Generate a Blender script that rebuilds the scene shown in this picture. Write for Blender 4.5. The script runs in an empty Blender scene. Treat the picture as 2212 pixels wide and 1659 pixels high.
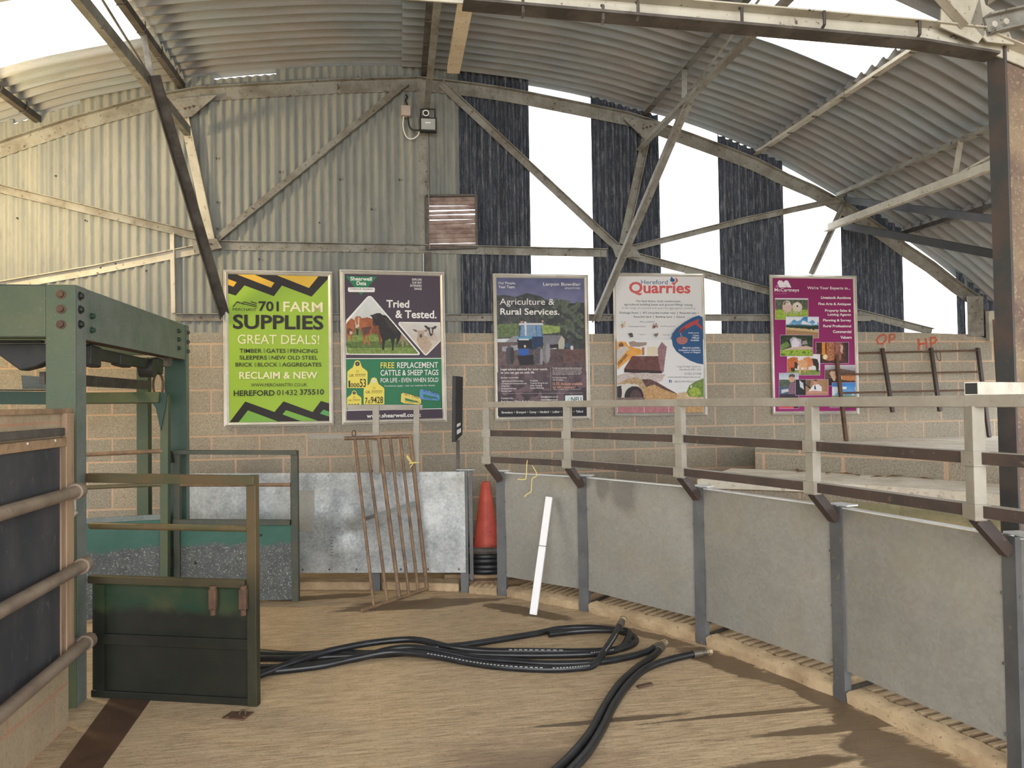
import bpy, math, random
import numpy as np
from mathutils import Vector, Matrix
random.seed(7)
RNG = np.random.default_rng(11)
scn = bpy.context.scene
COL = scn.collection
PI = math.pi

# ------------------------------------------------------------------ camera
FPX, HC = 1610.0, 1.65                    # focal length in pixels of the 2212 px wide frame, eye height
PITCH, ROLL = math.atan(36.5/1610), 0.0149
Fw = Vector((0, math.cos(PITCH), math.sin(PITCH)))
Up = Vector((0, -math.sin(PITCH), math.cos(PITCH)))
Xw = Vector((1, 0, 0))
Rc = Xw*math.cos(ROLL) - Up*math.sin(ROLL)
Uc = Up*math.cos(ROLL) + Xw*math.sin(ROLL)
EYE = Vector((0, 0, HC))
cam_d = bpy.data.cameras.new('camera'); cam = bpy.data.objects.new('camera', cam_d); COL.objects.link(cam)
cam_d.sensor_width = 36.0; cam_d.lens = FPX/2212*36.0; cam_d.clip_end = 300
mw = Matrix((Rc, Uc, -Fw)).transposed().to_4x4(); mw.translation = EYE
cam.matrix_world = mw
scn.camera = cam

# ------------------------------------------------------------------ light and exposure
scn.view_settings.view_transform = 'Standard'; scn.view_settings.look = 'None'
scn.view_settings.gamma = 1.0; scn.view_settings.use_curve_mapping = False
scn.view_settings.exposure = 1.25
wd = bpy.data.worlds.new('sky'); scn.world = wd; wd.use_nodes = True
bg = wd.node_tree.nodes['Background']; bg.inputs[0].default_value = (0.95, 0.98, 1.0, 1); bg.inputs[1].default_value = 2.1
def lamp(name, kind, loc, energy, color, size=0.2, target=None):
    l = bpy.data.lights.new(name, kind); l.energy = energy; l.color = color
    if kind == 'AREA': l.shape = 'RECTANGLE'; l.size, l.size_y = size
    else: l.shadow_soft_size = size
    o = bpy.data.objects.new(name, l); COL.objects.link(o); o.location = loc
    if target is not None:
        o.rotation_euler = (Vector(target)-Vector(loc)).to_track_quat('-Z', 'Y').to_euler()
    return o
lamp('rooflight_fill', 'POINT', (-4.5, 5.5, 3.6), 84, (1.0, 0.78, 0.42), 0.18)  # added unseen lamp, stands in for warm light through the crate rooflight
lamp('open_side_fill', 'AREA', (0.5, -2.2, 3.2), 105, (1.0, 0.98, 0.95), (6, 3), (0.2, 6, 0.6))  # area lamp added as soft frontal fill for the open side

# ------------------------------------------------------------------ rays: from a direction seen to a point on a known plane
TH = math.atan(0.153); D = 7.7
E = Vector((math.cos(TH), math.sin(TH), 0)); N = Vector((math.sin(TH), -math.cos(TH), 0)); G = -N
P0 = Vector((0, D, 0)); Z = Vector((0, 0, 1))
def ray(px, py): return Fw*FPX + Rc*(px-1106) - Uc*(py-829.5)
def hit(px, py, P, n):
    d = ray(px, py); return EYE + d*((P-EYE).dot(n)/d.dot(n))
def W(px, py, off=0.0): return hit(px, py, P0+N*off, N)            # plane parallel to the gable wall
def FL(px, py, z=0.0): return hit(px, py, Vector((0, 0, z)), Z)     # level plane
def AY(px, py, y): return hit(px, py, Vector((0, y, 0)), Vector((0, 1, 0)))
def SV(px, py, A, B, off=0.0):                                      # upright plane through A and B
    n = (B-A).cross(Z).normalized()
    return hit(px, py, A+n*off, n)
def PW(s, z, off=0.0): return P0 + E*s + N*off + Z*z
def S(px, py, off=0.0): return (W(px, py, off)-P0).dot(E)

# ------------------------------------------------------------------ mesh helpers
class MB:
    def __init__(s): s.v = []; s.f = []
    def add(s, vs, fs):
        b = len(s.v); s.v += [Vector(p) for p in vs]; s.f += [tuple(i+b for i in f) for f in fs]
    def sweep(s, pts, sec, n1, cap=True):
        pts = [Vector(p) for p in pts]; n1 = Vector(n1); k = len(sec); vs = []
        for i, p in enumerate(pts):
            t = (pts[min(i+1, len(pts)-1)]-pts[max(i-1, 0)]).normalized()
            n2 = t.cross(n1).normalized(); a1 = n2.cross(t).normalized()
            vs += [p+a1*a+n2*b for a, b in sec]
        fs = [(i*k+j, i*k+(j+1) % k, (i+1)*k+(j+1) % k, (i+1)*k+j) for i in range(len(pts)-1) for j in range(k)]
        if cap: fs += [tuple(range(k))[::-1], tuple(range((len(pts)-1)*k, len(pts)*k))]
        s.add(vs, fs); return s
    def bar(s, A, B, w, h, up=(0, 0, 1)):                           # h along up, w across
        return s.sweep([A, B], [(-h/2, -w/2), (h/2, -w/2), (h/2, w/2), (-h/2, w/2)], up)
    def angle(s, A, B, a, t, n1, flip=1):                           # L section, one leg along n1, the other across
        sec = [(0, 0), (a, 0), (a, t*flip), (t, t*flip), (t, a*flip), (0, a*flip)]
        return s.sweep([A, B] if not isinstance(A, list) else A, sec, n1)
    def tube(s, pts, r, n=10, cap=True):
        pts = [Vector(p) for p in pts]; vs = []; up = None
        for i, p in enumerate(pts):
            t = (pts[min(i+1, len(pts)-1)]-pts[max(i-1, 0)]).normalized()
            if up is None:
                up = Vector((0, 0, 1)) if abs(t.z) < .9 else Vector((1, 0, 0))
            a = (up - t*up.dot(t)).normalized(); up = a; b = t.cross(a)
            rr = r[i] if isinstance(r, (list, tuple)) else r
            vs += [p+(a*math.cos(2*PI*j/n)+b*math.sin(2*PI*j/n))*rr for j in range(n)]
        fs = [(i*n+j, i*n+(j+1) % n, (i+1)*n+(j+1) % n, (i+1)*n+j) for i in range(len(pts)-1) for j in range(n)]
        if cap: fs += [tuple(range(n))[::-1], tuple(range((len(pts)-1)*n, len(pts)*n))]
        s.add(vs, fs); return s
    def ring(s, c, R, r, ax1, ax2, n=28, m=8, sx=1.0, sy=1.0):       # torus, stretched along its axes
        ax1 = Vector(ax1).normalized(); ax2 = Vector(ax2).normalized(); ax3 = ax1.cross(ax2); vs = []; c = Vector(c)
        for i in range(n):
            a = 2*PI*i/n; d = ax1*math.cos(a)+ax2*math.sin(a); q = c+ax1*(math.cos(a)*R*sx)+ax2*(math.sin(a)*R*sy)
            vs += [q+(d*math.cos(2*PI*j/m)+ax3*math.sin(2*PI*j/m))*r for j in range(m)]
        fs = [(i*m+j, ((i+1) % n)*m+j, ((i+1) % n)*m+(j+1) % m, i*m+(j+1) % m) for i in range(n) for j in range(m)]
        s.add(vs, fs); return s
    def prism(s, poly, ext):
        k = len(poly); ext = Vector(ext); a = [Vector(p) for p in poly]
        s.add(a+[p+ext for p in a], [tuple(range(k)), tuple(range(k, 2*k))[::-1]]+[(j, k+j, k+(j+1) % k, (j+1) % k) for j in range(k)])
        return s
    def lathe(s, c, prof, n=24):
        c = Vector(c); k = len(prof)
        vs = [c+Vector((r*math.cos(2*PI*i/n), r*math.sin(2*PI*i/n), z)) for i in range(n) for r, z in prof]
        fs = [(i*k+j, ((i+1) % n)*k+j, ((i+1) % n)*k+j+1, i*k+j+1) for i in range(n) for j in range(k-1)]
        s.add(vs, fs); return s
    def bolt(s, p, ax, r=.014, h=.014):
        ax = Vector(ax).normalized(); return s.tube([Vector(p)-ax*.002, Vector(p)+ax*h], r, 6)
def obj(name, mb, mat, parent=None, smooth=False, bevel=0, label=None):
    me = bpy.data.meshes.new(name); off = parent_loc(parent)
    me.from_pydata([tuple(p-off) for p in mb.v], [], mb.f); me.materials.append(mat)
    import bmesh
    b = bmesh.new(); b.from_mesh(me); bmesh.ops.recalc_face_normals(b, faces=b.faces); b.to_mesh(me); b.free()
    if smooth:
        me.polygons.foreach_set('use_smooth', [True]*len(me.polygons)); me.set_sharp_from_angle(angle=math.radians(38))
    o = bpy.data.objects.new(name, me); COL.objects.link(o)
    if parent: o.parent = parent
    if bevel:
        m = o.modifiers.new('edge', 'BEVEL'); m.width = bevel; m.segments = 2; m.limit_method = 'ANGLE'; m.harden_normals = False
    if label: o['label'] = label
    return o
def parent_loc(p):
    v = Vector((0, 0, 0))
    while p is not None: v += p.location; p = p.parent
    return v
def thing(name, label, cat, loc, group=None):
    o = bpy.data.objects.new(name, None); COL.objects.link(o); o.location = loc; o.empty_display_size = .1
    o['label'] = label; o['category'] = cat
    if group: o['group'] = group
    return o
def tag(o, label, cat, group=None, kind=None):
    o['label'] = label; o['category'] = cat
    if group: o['group'] = group
    if kind: o['kind'] = kind
    return o
def spline(pts, n=8):
    P = [Vector(p) for p in pts]; P = [P[0]*2-P[1]]+P+[P[-1]*2-P[-2]]; out = []
    for i in range(1, len(P)-2):
        a, b, c, d = P[i-1:i+3]
        for k in range(n):
            t = k/n; out.append(.5*((2*b)+(c-a)*t+(2*a-5*b+4*c-d)*t*t+(3*b-a-3*c+d)*t**3))
    return out+[P[-2]]

# ------------------------------------------------------------------ materials
def lin(c):
    return tuple(((x/255)/12.92 if x/255 <= .04045 else ((x/255+.055)/1.055)**2.4) for x in c)
class NT:
    def __init__(s, name):
        s.m = bpy.data.materials.new(name); s.m.use_nodes = True; s.t = s.m.node_tree
        s.b = s.t.nodes['Principled BSDF']; s.out = s.t.nodes['Material Output']
    def n(s, ty, **kw):
        x = s.t.nodes.new(ty)
        for k, v in kw.items():
            if k.startswith('i_'):
                q = k[2:]; x.inputs[int(q) if q.isdigit() else q.replace('_', ' ')].default_value = v
            else: setattr(x, k, v)
        return x
    def l(s, a, b): s.t.links.new(a, b)
    def pos(s): return s.n('ShaderNodeNewGeometry').outputs['Position']
    def wallpos(s, scale=(1, 1, 1), axis=None):                      # (along, up, out) of the wall
        p = s.pos(); c = s.n('ShaderNodeCombineXYZ')
        for i, ax in enumerate((axis or E, Z, (axis or E).cross(Z))):
            d = s.n('ShaderNodeVectorMath', operation='DOT_PRODUCT'); s.l(p, d.inputs[0]); d.inputs[1].default_value = Vector(ax)*scale[i]
            s.l(d.outputs['Value'], c.inputs[i])
        return c.outputs[0]
    def noise(s, vec, scale, detail=4, rough=.6):
        x = s.n('ShaderNodeTexNoise', i_Scale=scale, i_Detail=detail, i_Roughness=rough); s.l(vec, x.inputs['Vector']); return x.outputs['Fac']
    def ramp(s, fac, stops):
        x = s.n('ShaderNodeValToRGB'); e = x.color_ramp.elements
        while len(e) < len(stops): e.new(.5)
        for i, (p, c) in enumerate(stops):
            e[i].position = p; e[i].color = (c, c, c, 1) if isinstance(c, (int, float)) else tuple(c)+(1,)
        s.l(fac, x.inputs[0]); return x.outputs[0]
    def mix(s, fac, a, b, blend='MIX'):
        x = s.n('ShaderNodeMix', data_type='RGBA', blend_type=blend)
        for i, v in ((0, fac), (6, a), (7, b)):
            if hasattr(v, 'is_output'): s.l(v, x.inputs[i])
            elif i == 0: x.inputs[0].default_value = v
            else: x.inputs[i].default_value = tuple(v)+(1,)
        return x.outputs[2]
    def math(s, op, a, b=0.0, c=None):
        x = s.n('ShaderNodeMath', operation=op)
        for i, v in enumerate((a, b, c)):
            if v is None: continue
            if hasattr(v, 'is_output'): s.l(v, x.inputs[i])
            else: x.inputs[i].default_value = v
        return x.outputs[0]
    def bump(s, h, strength=.3, dist=.01):
        x = s.n('ShaderNodeBump', i_Strength=strength, i_Distance=dist); s.l(h, x.inputs['Height']); s.l(x.outputs[0], s.b.inputs['Normal'])
    def base(s, c):
        if hasattr(c, 'is_output'): s.l(c, s.b.inputs['Base Color'])
        else: s.b.inputs['Base Color'].default_value = tuple(c)+(1,)
    def rough(s, r, metal=0.0):
        if hasattr(r, 'is_output'): s.l(r, s.b.inputs['Roughness'])
        else: s.b.inputs['Roughness'].default_value = r
        s.b.inputs['Metallic'].default_value = metal
def M(name, c1, c2=None, scale=6, lo=.4, hi=.65, c3=None, s3=40, lo3=.6, hi3=.7, r=.6, metal=0.0, bump=0.0, bs=80, stretch=None):
    """paint or metal with large patches of c2 and small flecks of c3"""
    t = NT(name); p = t.pos()
    if stretch:
        mp = t.n('ShaderNodeMapping'); mp.inputs['Scale'].default_value = stretch; t.l(p, mp.inputs[0]); p = mp.outputs[0]
    c = lin(c1)
    if c2: c = t.mix(t.ramp(t.noise(p, scale), [(lo, 0.0), (hi, 1.0)]), c, lin(c2))
    if c3: c = t.mix(t.ramp(t.noise(p, s3, 6, .7), [(lo3, 0.0), (hi3, 1.0)]), c, lin(c3))
    t.base(c); t.rough(r, metal)
    if bump: t.bump(t.noise(p, bs, 5), bump, .004)
    return t.m

def m_block():
    t = NT('concrete_block'); v = t.wallpos()
    br = t.n('ShaderNodeTexBrick', offset=.5, squash=1.0); t.l(v, br.inputs['Vector'])
    br.inputs['Scale'].default_value = 1.0
    for k, x in (('Mortar Size', .0115), ('Mortar Smooth', .4), ('Bias', 0.0), ('Brick Width', .45), ('Row Height', .225)): br.inputs[k].default_value = x
    br.inputs['Color1'].default_value = lin((142, 136, 124))+(1,); br.inputs['Color2'].default_value = lin((162, 150, 132))+(1,)
    br.inputs['Mortar'].default_value = lin((188, 160, 134))+(1,)
    p = t.pos(); c = br.outputs['Color']
    c = t.mix(t.ramp(t.noise(p, 95, 5, .8), [(.46, 0.0), (.6, .6)]), c, lin((84, 80, 70)))
    c = t.mix(t.ramp(t.noise(p, 120, 2), [(.56, 0.0), (.68, .5)]), c, lin((200, 190, 170)))
    c = t.mix(t.ramp(t.noise(p, 1.3, 4), [(.5, 0.0), (.72, .4)]), c, lin((118, 102, 84)))
    c = t.mix(t.math('MULTIPLY', br.outputs['Fac'], t.ramp(t.noise(p, 6, 4), [(.3, .35), (.6, .9)])), c, lin((180, 153, 130)))
    t.base(c); t.rough(.92)
    h = t.math('ADD', t.math('MULTIPLY', br.outputs['Fac'], -.8), t.math('MULTIPLY', t.noise(p, 110, 4), .5)); t.bump(h, .5, .008)
    return t.m
def m_floor():
    t = NT('brushed_concrete'); p = t.pos()
    v = t.wallpos((.35, 1, 9)); ax = Vector((math.cos(TH+.03), math.sin(TH+.03), 0))
    s1 = t.noise(v, 5, 6, .7); s2 = t.noise(t.wallpos((1.6, 1, 46), ax), 3, 5, .7)
    c = t.mix(t.ramp(s1, [(.35, 0.0), (.68, 1.0)]), lin((184, 158, 124)), lin((216, 192, 157)))
    c = t.mix(t.ramp(s2, [(.34, .85), (.52, 0.0)]), c, lin((112, 90, 66)))
    s4 = t.noise(t.wallpos((2.2, 1, 80), ax), 4, 6, .75); c = t.mix(t.ramp(s4, [(.36, .8), (.5, 0.0)]), c, lin((104, 84, 62))); c = t.mix(t.ramp(s4, [(.56, 0.0), (.7, .6)]), c, lin((214, 194, 164)))
    c = t.mix(t.ramp(t.noise(p, 55, 5, .75), [(.55, 0.0), (.68, .65)]), c, lin((96, 78, 58)))
    c = t.mix(t.ramp(t.noise(p, 2.2, 5, .65), [(.54, 0.0), (.7, .35)]), c, lin((204, 180, 146)))
    def blot(cx, cy, rx, ry, rot, w=.35, soft=.5):
        mp = t.n('ShaderNodeMapping', vector_type='TEXTURE'); mp.inputs['Location'].default_value = (cx, cy, 0); mp.inputs['Rotation'].default_value = (0, 0, rot); mp.inputs['Scale'].default_value = (rx, ry, 1)
        t.l(p, mp.inputs[0]); q = t.n('ShaderNodeVectorMath', operation='LENGTH'); t.l(mp.outputs[0], q.inputs[0])
        d = t.math('ADD', q.outputs['Value'], t.math('MULTIPLY', t.math('SUBTRACT', t.noise(t.wallpos((1, 1, 3.0)), 2.6, 7, .72), .5), w*3.2))
        return t.ramp(d, [(max(0.0, 1-soft), 1.0), (1.0, 0.0)])
    st = blot(.05, 3.3, .62, .5, .1, .55, .7)
    c = t.mix(t.math('MULTIPLY', st, .62), c, lin((106, 84, 72)))
    wet = None
    A = [FL(1130, 1320), FL(1400, 1372), FL(1560, 1430), FL(1760, 1500), FL(1900, 1600), FL(2010, 1690)]
    for i, (rx, ry) in enumerate([(.5, .11), (.42, .06), (.48, .13), (.5, .09), (.46, .12), (.6, .24)]):
        q = A[i]; a = A[min(i+1, 5)]-A[max(i-1, 0)]
        b = blot(q.x, q.y, rx, ry, math.atan2(a.y, a.x), .62, .16); wet = b if wet is None else t.math('MAXIMUM', wet, b)
    for px, py, rx, ry in ((900, 1305, .75, .16), (1800, 1575, .6, .05), (1640, 1540, .7, .025), (700, 1290, .5, .09), (1720, 1650, .34, .07), (1330, 1555, .45, .03)):
        q = FL(px, py); wet = t.math('MAXIMUM', wet, blot(q.x, q.y, rx, ry, TH+.02, .6, .2))
    c = t.mix(t.math('MULTIPLY', wet, .8), c, lin((80, 62, 46)))
    t.base(c); t.rough(t.math('SUBTRACT', .82, t.math('ADD', t.math('MULTIPLY', wet, .5), t.math('MULTIPLY', st, .3))))
    t.bump(t.math('ADD', t.math('ADD', t.math('MULTIPLY', s2, .9), s4), t.noise(p, 90, 4)), .6, .006)
    return t.m
def m_roof():
    t = NT('fibre_cement_roof'); p = t.pos()
    v = t.wallpos((1.0, 1, 1.05))
    br = t.n('ShaderNodeTexBrick', offset=.0); 
    c = t.mix(t.ramp(t.noise(v, 1.1, 4), [(.4, 0.0), (.62, 1.0)]), lin((134, 140, 144)), lin((138, 134, 134)))
    c = t.mix(t.ramp(t.noise(t.wallpos((.5, 1, 6)), 3, 5), [(.45, 0.0), (.75, .55)]), c, lin((94, 97, 99)))
    c = t.mix(t.ramp(t.noise(p, 60, 4, .7), [(.56, 0.0), (.72, .45)]), c, lin((156, 154, 148)))
    t.t.nodes.remove(br)
    t.base(c); t.rough(.9); t.bump(t.noise(p, 70, 4), .15, .004)
    return t.m
def m_clad(name, a, b, dark, lo, hi, r, metal, streak=1.0):
    t = NT(name); p = t.pos()
    v = t.wallpos((3.0, .5, 1))
    c = t.mix(t.ramp(t.noise(v, 2.2, 5), [(.38, 0.0), (.66, 1.0)]), lin(a), lin(b))
    c = t.mix(t.ramp(t.noise(t.wallpos((9, 1.3, 9)), 5, 6, .7), [(lo, 0.0), (hi, streak)]), c, lin(dark))
    if streak > .7: c = t.mix(t.ramp(t.noise(t.wallpos((16, 5, 16)), 5, 6, .8), [(.56, 0.0), (.66, .6)]), c, lin(dark))
    t.base(c); t.rough(r, metal); t.bump(t.noise(p, 60, 4), .12, .004)
    return t.m
def m_galv(name, a, b, c3, warm, r=.5, metal=.35):
    t = NT(name); p = t.pos()
    vo = t.n('ShaderNodeTexVoronoi', i_Scale=55.0); t.l(p, vo.inputs['Vector'])
    c = t.mix(t.ramp(t.noise(p, 3.0, 6, .7), [(.36, 0.0), (.64, 1.0)]), lin(a), lin(b))
    bw = t.n('ShaderNodeRGBToBW'); t.l(vo.outputs['Color'], bw.inputs[0]); c = t.mix(.3 if metal > .4 else .12, c, bw.outputs[0], 'SOFT_LIGHT')
    c = t.mix(t.ramp(t.noise(p, 1.7, 4), [(.52, 0.0), (.72, .6)]), c, lin(warm))
    c = t.mix(t.ramp(t.noise(p, 42, 6, .75), [(.6, 0.0), (.74, .55 if metal > .4 else .25)]), c, lin(c3))
    t.base(c); t.rough(t.ramp(t.noise(p, 7, 4), [(.3, r-.1), (.7, r+.15)]), metal); t.bump(t.noise(p, 9, 4), .12, .02)
    return t.m
def m_dirtline(name, top, top2, low, zline, fuzz=.04, r=.55, specks=None, zs=None):
    """gloss paint above a hand high splash line of dried muck"""
    t = NT(name); p = t.pos(); sp = t.n('ShaderNodeSeparateXYZ'); t.l(p, sp.inputs[0])
    c = t.mix(t.ramp(t.noise(p, 5, 5), [(.38, 0.0), (.66, 1.0)]), lin(top), lin(top2))
    d = t.math('ADD', sp.outputs[2], t.math('MULTIPLY', t.math('SUBTRACT', t.noise(p, 4, 4), .5), .16))
    mk = t.ramp(t.math('ADD', t.math('MULTIPLY', t.math('SUBTRACT', d, zline), 1/fuzz), .5), [(.0, 0.0), (1.0, 1.0)])
    lowc = t.mix(t.ramp(t.noise(p, 9, 5), [(.4, 0.0), (.7, .5)]), lin(low), lin(tuple(min(255, int(x*1.35)+6) for x in low)))
    if specks: lowc = t.mix(t.ramp(t.noise(p, 75, 6, .8), [(.555, 0.0), (.63, .9)]), lowc, lin(specks))
    c = t.mix(mk, lowc, c); t.base(c); t.rough(r); t.bump(t.noise(p, 40, 4), .1, .004)
    return t.m

MB_BLOCK = m_block(); MT_FLOOR = m_floor(); MT_ROOF = m_roof()
MT_CLADL = m_clad('cement_cladding', (126, 128, 124), (144, 143, 134), (92, 92, 88), .52, .8, .85, 0, .6)
MT_CLADD = m_clad('weathered_zinc_cladding', (56, 60, 70), (72, 76, 88), (150, 154, 162), .5, .74, .7, .1, .75)
MT_GALV = m_galv('galvanised_sheet', (140, 144, 146), (186, 188, 188), (108, 110, 110), (156, 152, 140), .42, .45)
MT_RINGSHEET = m_galv('dull_ring_sheet', (138, 136, 130), (148, 145, 138), (116, 114, 108), (146, 138, 116), .5, .3)
MT_POST = M('grey_post_paint', (96, 97, 98), (82, 82, 84), 4, c3=(120, 112, 98), s3=22, r=.55, metal=.2)
MT_CREAM = M('cream_rail_paint', (152, 146, 135), (138, 131, 119), 6, c3=(96, 84, 70), s3=36, lo3=.64, hi3=.7, r=.5)
MT_RAILBROWN = M('brown_rail_steel', (74, 60, 54), (60, 52, 50), 5, c3=(112, 92, 76), s3=25, r=.55, metal=.1)
MT_TRUSS = M('flaking_truss_paint', (136, 134, 127), (108, 102, 92), 5, c3=(66, 52, 44), s3=26, lo3=.58, hi3=.66, r=.65, bump=.15)
MT_TRUSSC = M('cream_truss_paint', (184, 178, 164), (162, 155, 140), 5, c3=(70, 50, 38), s3=24, lo3=.6, hi3=.66, r=.6, bump=.15)
MT_DARKSTEEL = M('dark_old_steel', (70, 64, 60), (96, 90, 84), 7, c3=(52, 40, 34), s3=20, r=.65, metal=.15)
MT_COLUMN = M('column_dark_paint', (62, 64, 66), (82, 70, 66), 3, .45, .6, c3=(96, 74, 58), s3=30, r=.6, bump=.1)
MT_RUSTCOL = M('column_rust', (134, 116, 94), (100, 82, 74), 4, .4, .65, c3=(170, 156, 132), s3=60, lo3=.55, hi3=.7, r=.85, bump=.4)
MT_RUST = M('brown_rust', (96, 72, 54), (74, 54, 44), 9, c3=(132, 104, 78), s3=45, r=.75, metal=.1, bump=.2)
MT_RUSTPIPE = M('rusty_gate_tube', (128, 102, 76), (96, 76, 64), 9, c3=(150, 128, 100), s3=40, r=.6, metal=.15)
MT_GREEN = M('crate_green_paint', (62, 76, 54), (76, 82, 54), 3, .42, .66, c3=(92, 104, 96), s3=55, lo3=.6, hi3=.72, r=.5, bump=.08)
MT_GREENL = M('crate_green_pale', (112, 118, 114), (92, 104, 96), 4, .4, .66, c3=(122, 130, 132), s3=60, lo3=.54, hi3=.66, r=.5, bump=.08)  # paler grey-green, mostly for side faces and upper flanges
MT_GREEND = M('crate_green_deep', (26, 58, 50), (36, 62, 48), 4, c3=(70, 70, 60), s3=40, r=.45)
MT_GATEBROWN = M('gate_brown_green', (102, 84, 56), (78, 76, 52), 4, c3=(120, 92, 60), s3=25, r=.55)
MT_GATESHEET = m_dirtline('gate_sheet', (24, 54, 38), (58, 64, 42), (24, 26, 20), .50, .05, .5)
MT_GATEFRAME = m_dirtline('gate_frame', (92, 76, 50), (74, 72, 48), (40, 40, 26), .7, .25, .55)
MT_CAGESHEET = m_dirtline('cage_sheet', (42, 86, 74), (54, 94, 82), (66, 70, 70), .515, .03, .55, (176, 178, 172))
MT_BLACK = M('black_steel', (26, 27, 28), (42, 40, 38), 8, r=.6)
MT_TIMBER = M('weathered_timber', (164, 138, 112), (128, 106, 88), 10, c3=(98, 76, 60), s3=30, r=.8, stretch=(1, 1, .15))
MT_TIMBERH = M('weathered_board', (160, 132, 102), (126, 102, 80), 10, c3=(92, 70, 54), s3=30, r=.8)
MT_BATTEN = M('fresh_batten', (216, 200, 174), (204, 184, 154), 8, c3=(150, 122, 92), s3=25, r=.75)
MT_SLATE = M('blackboard_face', (50, 52, 56), (70, 68, 70), 4, c3=(112, 114, 116), s3=22, lo3=.6, hi3=.85, r=.75, stretch=(1, 1, .5))
MT_RENDERC = M('cast_concrete', (166, 146, 118), (140, 122, 98), 4, c3=(196, 178, 148), s3=40, lo3=.55, hi3=.72, r=.9, bump=.35, bs=60)
MT_KERB = M('kerb_concrete', (178, 156, 124), (150, 126, 98), 5, c3=(102, 82, 62), s3=36, lo3=.58, hi3=.7, r=.9, bump=.4, bs=50)
MT_TIER = M('tier_concrete', (222, 214, 200), (200, 190, 172), 3, c3=(150, 134, 112), s3=22, lo3=.56, hi3=.72, r=.9, bump=.25, bs=40)
MT_ALU = M('aluminium_frame', (206, 200, 190), (186, 180, 170), 5, r=.38, metal=.35)
MT_HOSE = M('black_hose', (24, 25, 28), (36, 38, 42), 12, r=.38, bump=.05)
MT_HOSEPRINT = M('hose_print', (150, 152, 152), r=.5)
MT_LITEDGE = M('lit_galvanised_edge', (226, 228, 228), (206, 208, 208), 8, r=.35, metal=.2)  # galvanised colour lightened to paint daylight on top edges and caps
MT_BRASS = M('hose_fitting', (184, 170, 140), (140, 126, 104), 20, r=.4, metal=.6)
MT_WHITE = M('white_plastic', (226, 224, 226), r=.4)
MT_CONE = M('cone_red', (206, 88, 72), (186, 74, 60), 8, c3=(140, 60, 50), s3=30, r=.55)
MT_PIPE = M('galvanised_pipe', (150, 134, 118), (126, 110, 98), 6, c3=(104, 86, 72), s3=40, r=.5, metal=.25)
MT_DKGALV = M('dark_angle', (58, 60, 66), (76, 74, 76), 6, r=.55, metal=.2)
MT_TWINE = M('baler_twine', (214, 196, 120), r=.8)
MT_LEAF = M('dry_leaf', (120, 84, 54), (92, 62, 40), 30, r=.8)
MT_LOUVRE = M('louvre_slat', (158, 140, 132), (122, 98, 90), 9, c3=(98, 72, 62), s3=30, r=.7)
MT_PAINTRED = M('red_spray_paint', (176, 78, 56), (160, 92, 72), 20, r=.85)
MT_GRAVEL = M('outside_yard', (150, 148, 138), (138, 140, 128), 2, r=.95)
# ------------------------------------------------------------------ roof line of the gable, as (along wall, height)
ROOF_PX = [(0, 276), (80, 252), (172, 224), (325, 194), (396, 179), (523, 165), (725, 152), (890, 152), (990, 161), (1144, 180), (1274, 205), (1383, 239),
           (1472, 262), (1552, 291), (1629, 323), (1696, 352), (1820, 424), (1932, 491), (2058, 583), (2152, 668), (2270, 790)]
SHEET = -.06                                                        # cladding plane, just outside the block face
rp = sorted(((S(x, y, SHEET), W(x, y, SHEET).z) for x, y in ROOF_PX))
s0 = rp[0][0]
rp = [(s0-3.2, rp[0][1]-2.45), (s0-2.4, rp[0][1]-1.6), (s0-1.6, rp[0][1]-.92), (s0-.8, rp[0][1]-.38)]+rp
RS = np.array([a for a, b in rp]); RZ = np.array([b for a, b in rp])
def zroof(s):
    x = np.linspace(s-.22, s+.22, 9); return float(np.interp(x, RS, RZ).mean())
SLOPE = .0165                                                       # the roof falls gently towards the yard
def RP(s, t, drop=0.0):
    dz = (zroof(s+.05)-zroof(s-.05))/.1; nrm = (Z-E*dz).normalized()
    return PW(s, zroof(s)-SLOPE*t, t+SHEET) - nrm*drop
def spx(px):                                                        # along-wall value of the roof line above a column of the view
    ys = np.interp(px, [a for a, b in ROOF_PX], [b for a, b in ROOF_PX]); return S(px, ys, SHEET)
PITCHR, AMPR = .146, .026
def roof_sheet(sa, sb, ta, tb, lift):
    ns = max(4, int((sb-sa)/.16)); nt = int((tb-ta)/PITCHR*8)
    vs = []; fs = []
    for i in range(ns+1):
        s = sa+(sb-sa)*i/ns; dz = (zroof(s+.08)-zroof(s-.08))/.16; nrm = (Z-E*dz).normalized(); z = zroof(s)
        for j in range(nt+1):
            t = ta+(tb-ta)*j/nt
            vs.append(PW(s, z-SLOPE*t, t+SHEET)+nrm*(.035+lift+AMPR*math.cos(2*PI*t/PITCHR)))
    for i in range(ns):
        for j in range(nt):
            a = i*(nt+1)+j; fs.append((a, a+1, a+nt+2, a+nt+1))
    m = MB(); m.add(vs, fs); return m
TEND = 10.5
PURL = {k: spx(v) for k, v in dict(B=80, A=392, R=915, C=1390, F=1632, K=1807, L=1945).items()}
seams = [RS[0]+.1, PURL['B'], PURL['A'], spx(872), PURL['C'], PURL['F'], PURL['K'], PURL['L'], S(2200, 720, SHEET)]
lights = {1: (.87, 1.80), 4: (1.83, 2.77)}                          # course -> the stretch that is a rooflight
T_RL = NT('rooflight_sheet')
T_RL.base((.95, .93, .86)); T_RL.b.inputs['Roughness'].default_value = .6
tl = T_RL.n('ShaderNodeBsdfTranslucent'); tl.inputs[0].default_value = (.98, .94, .82, 1); mxs = T_RL.n('ShaderNodeMixShader'); mxs.inputs[0].default_value = .12
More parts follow.
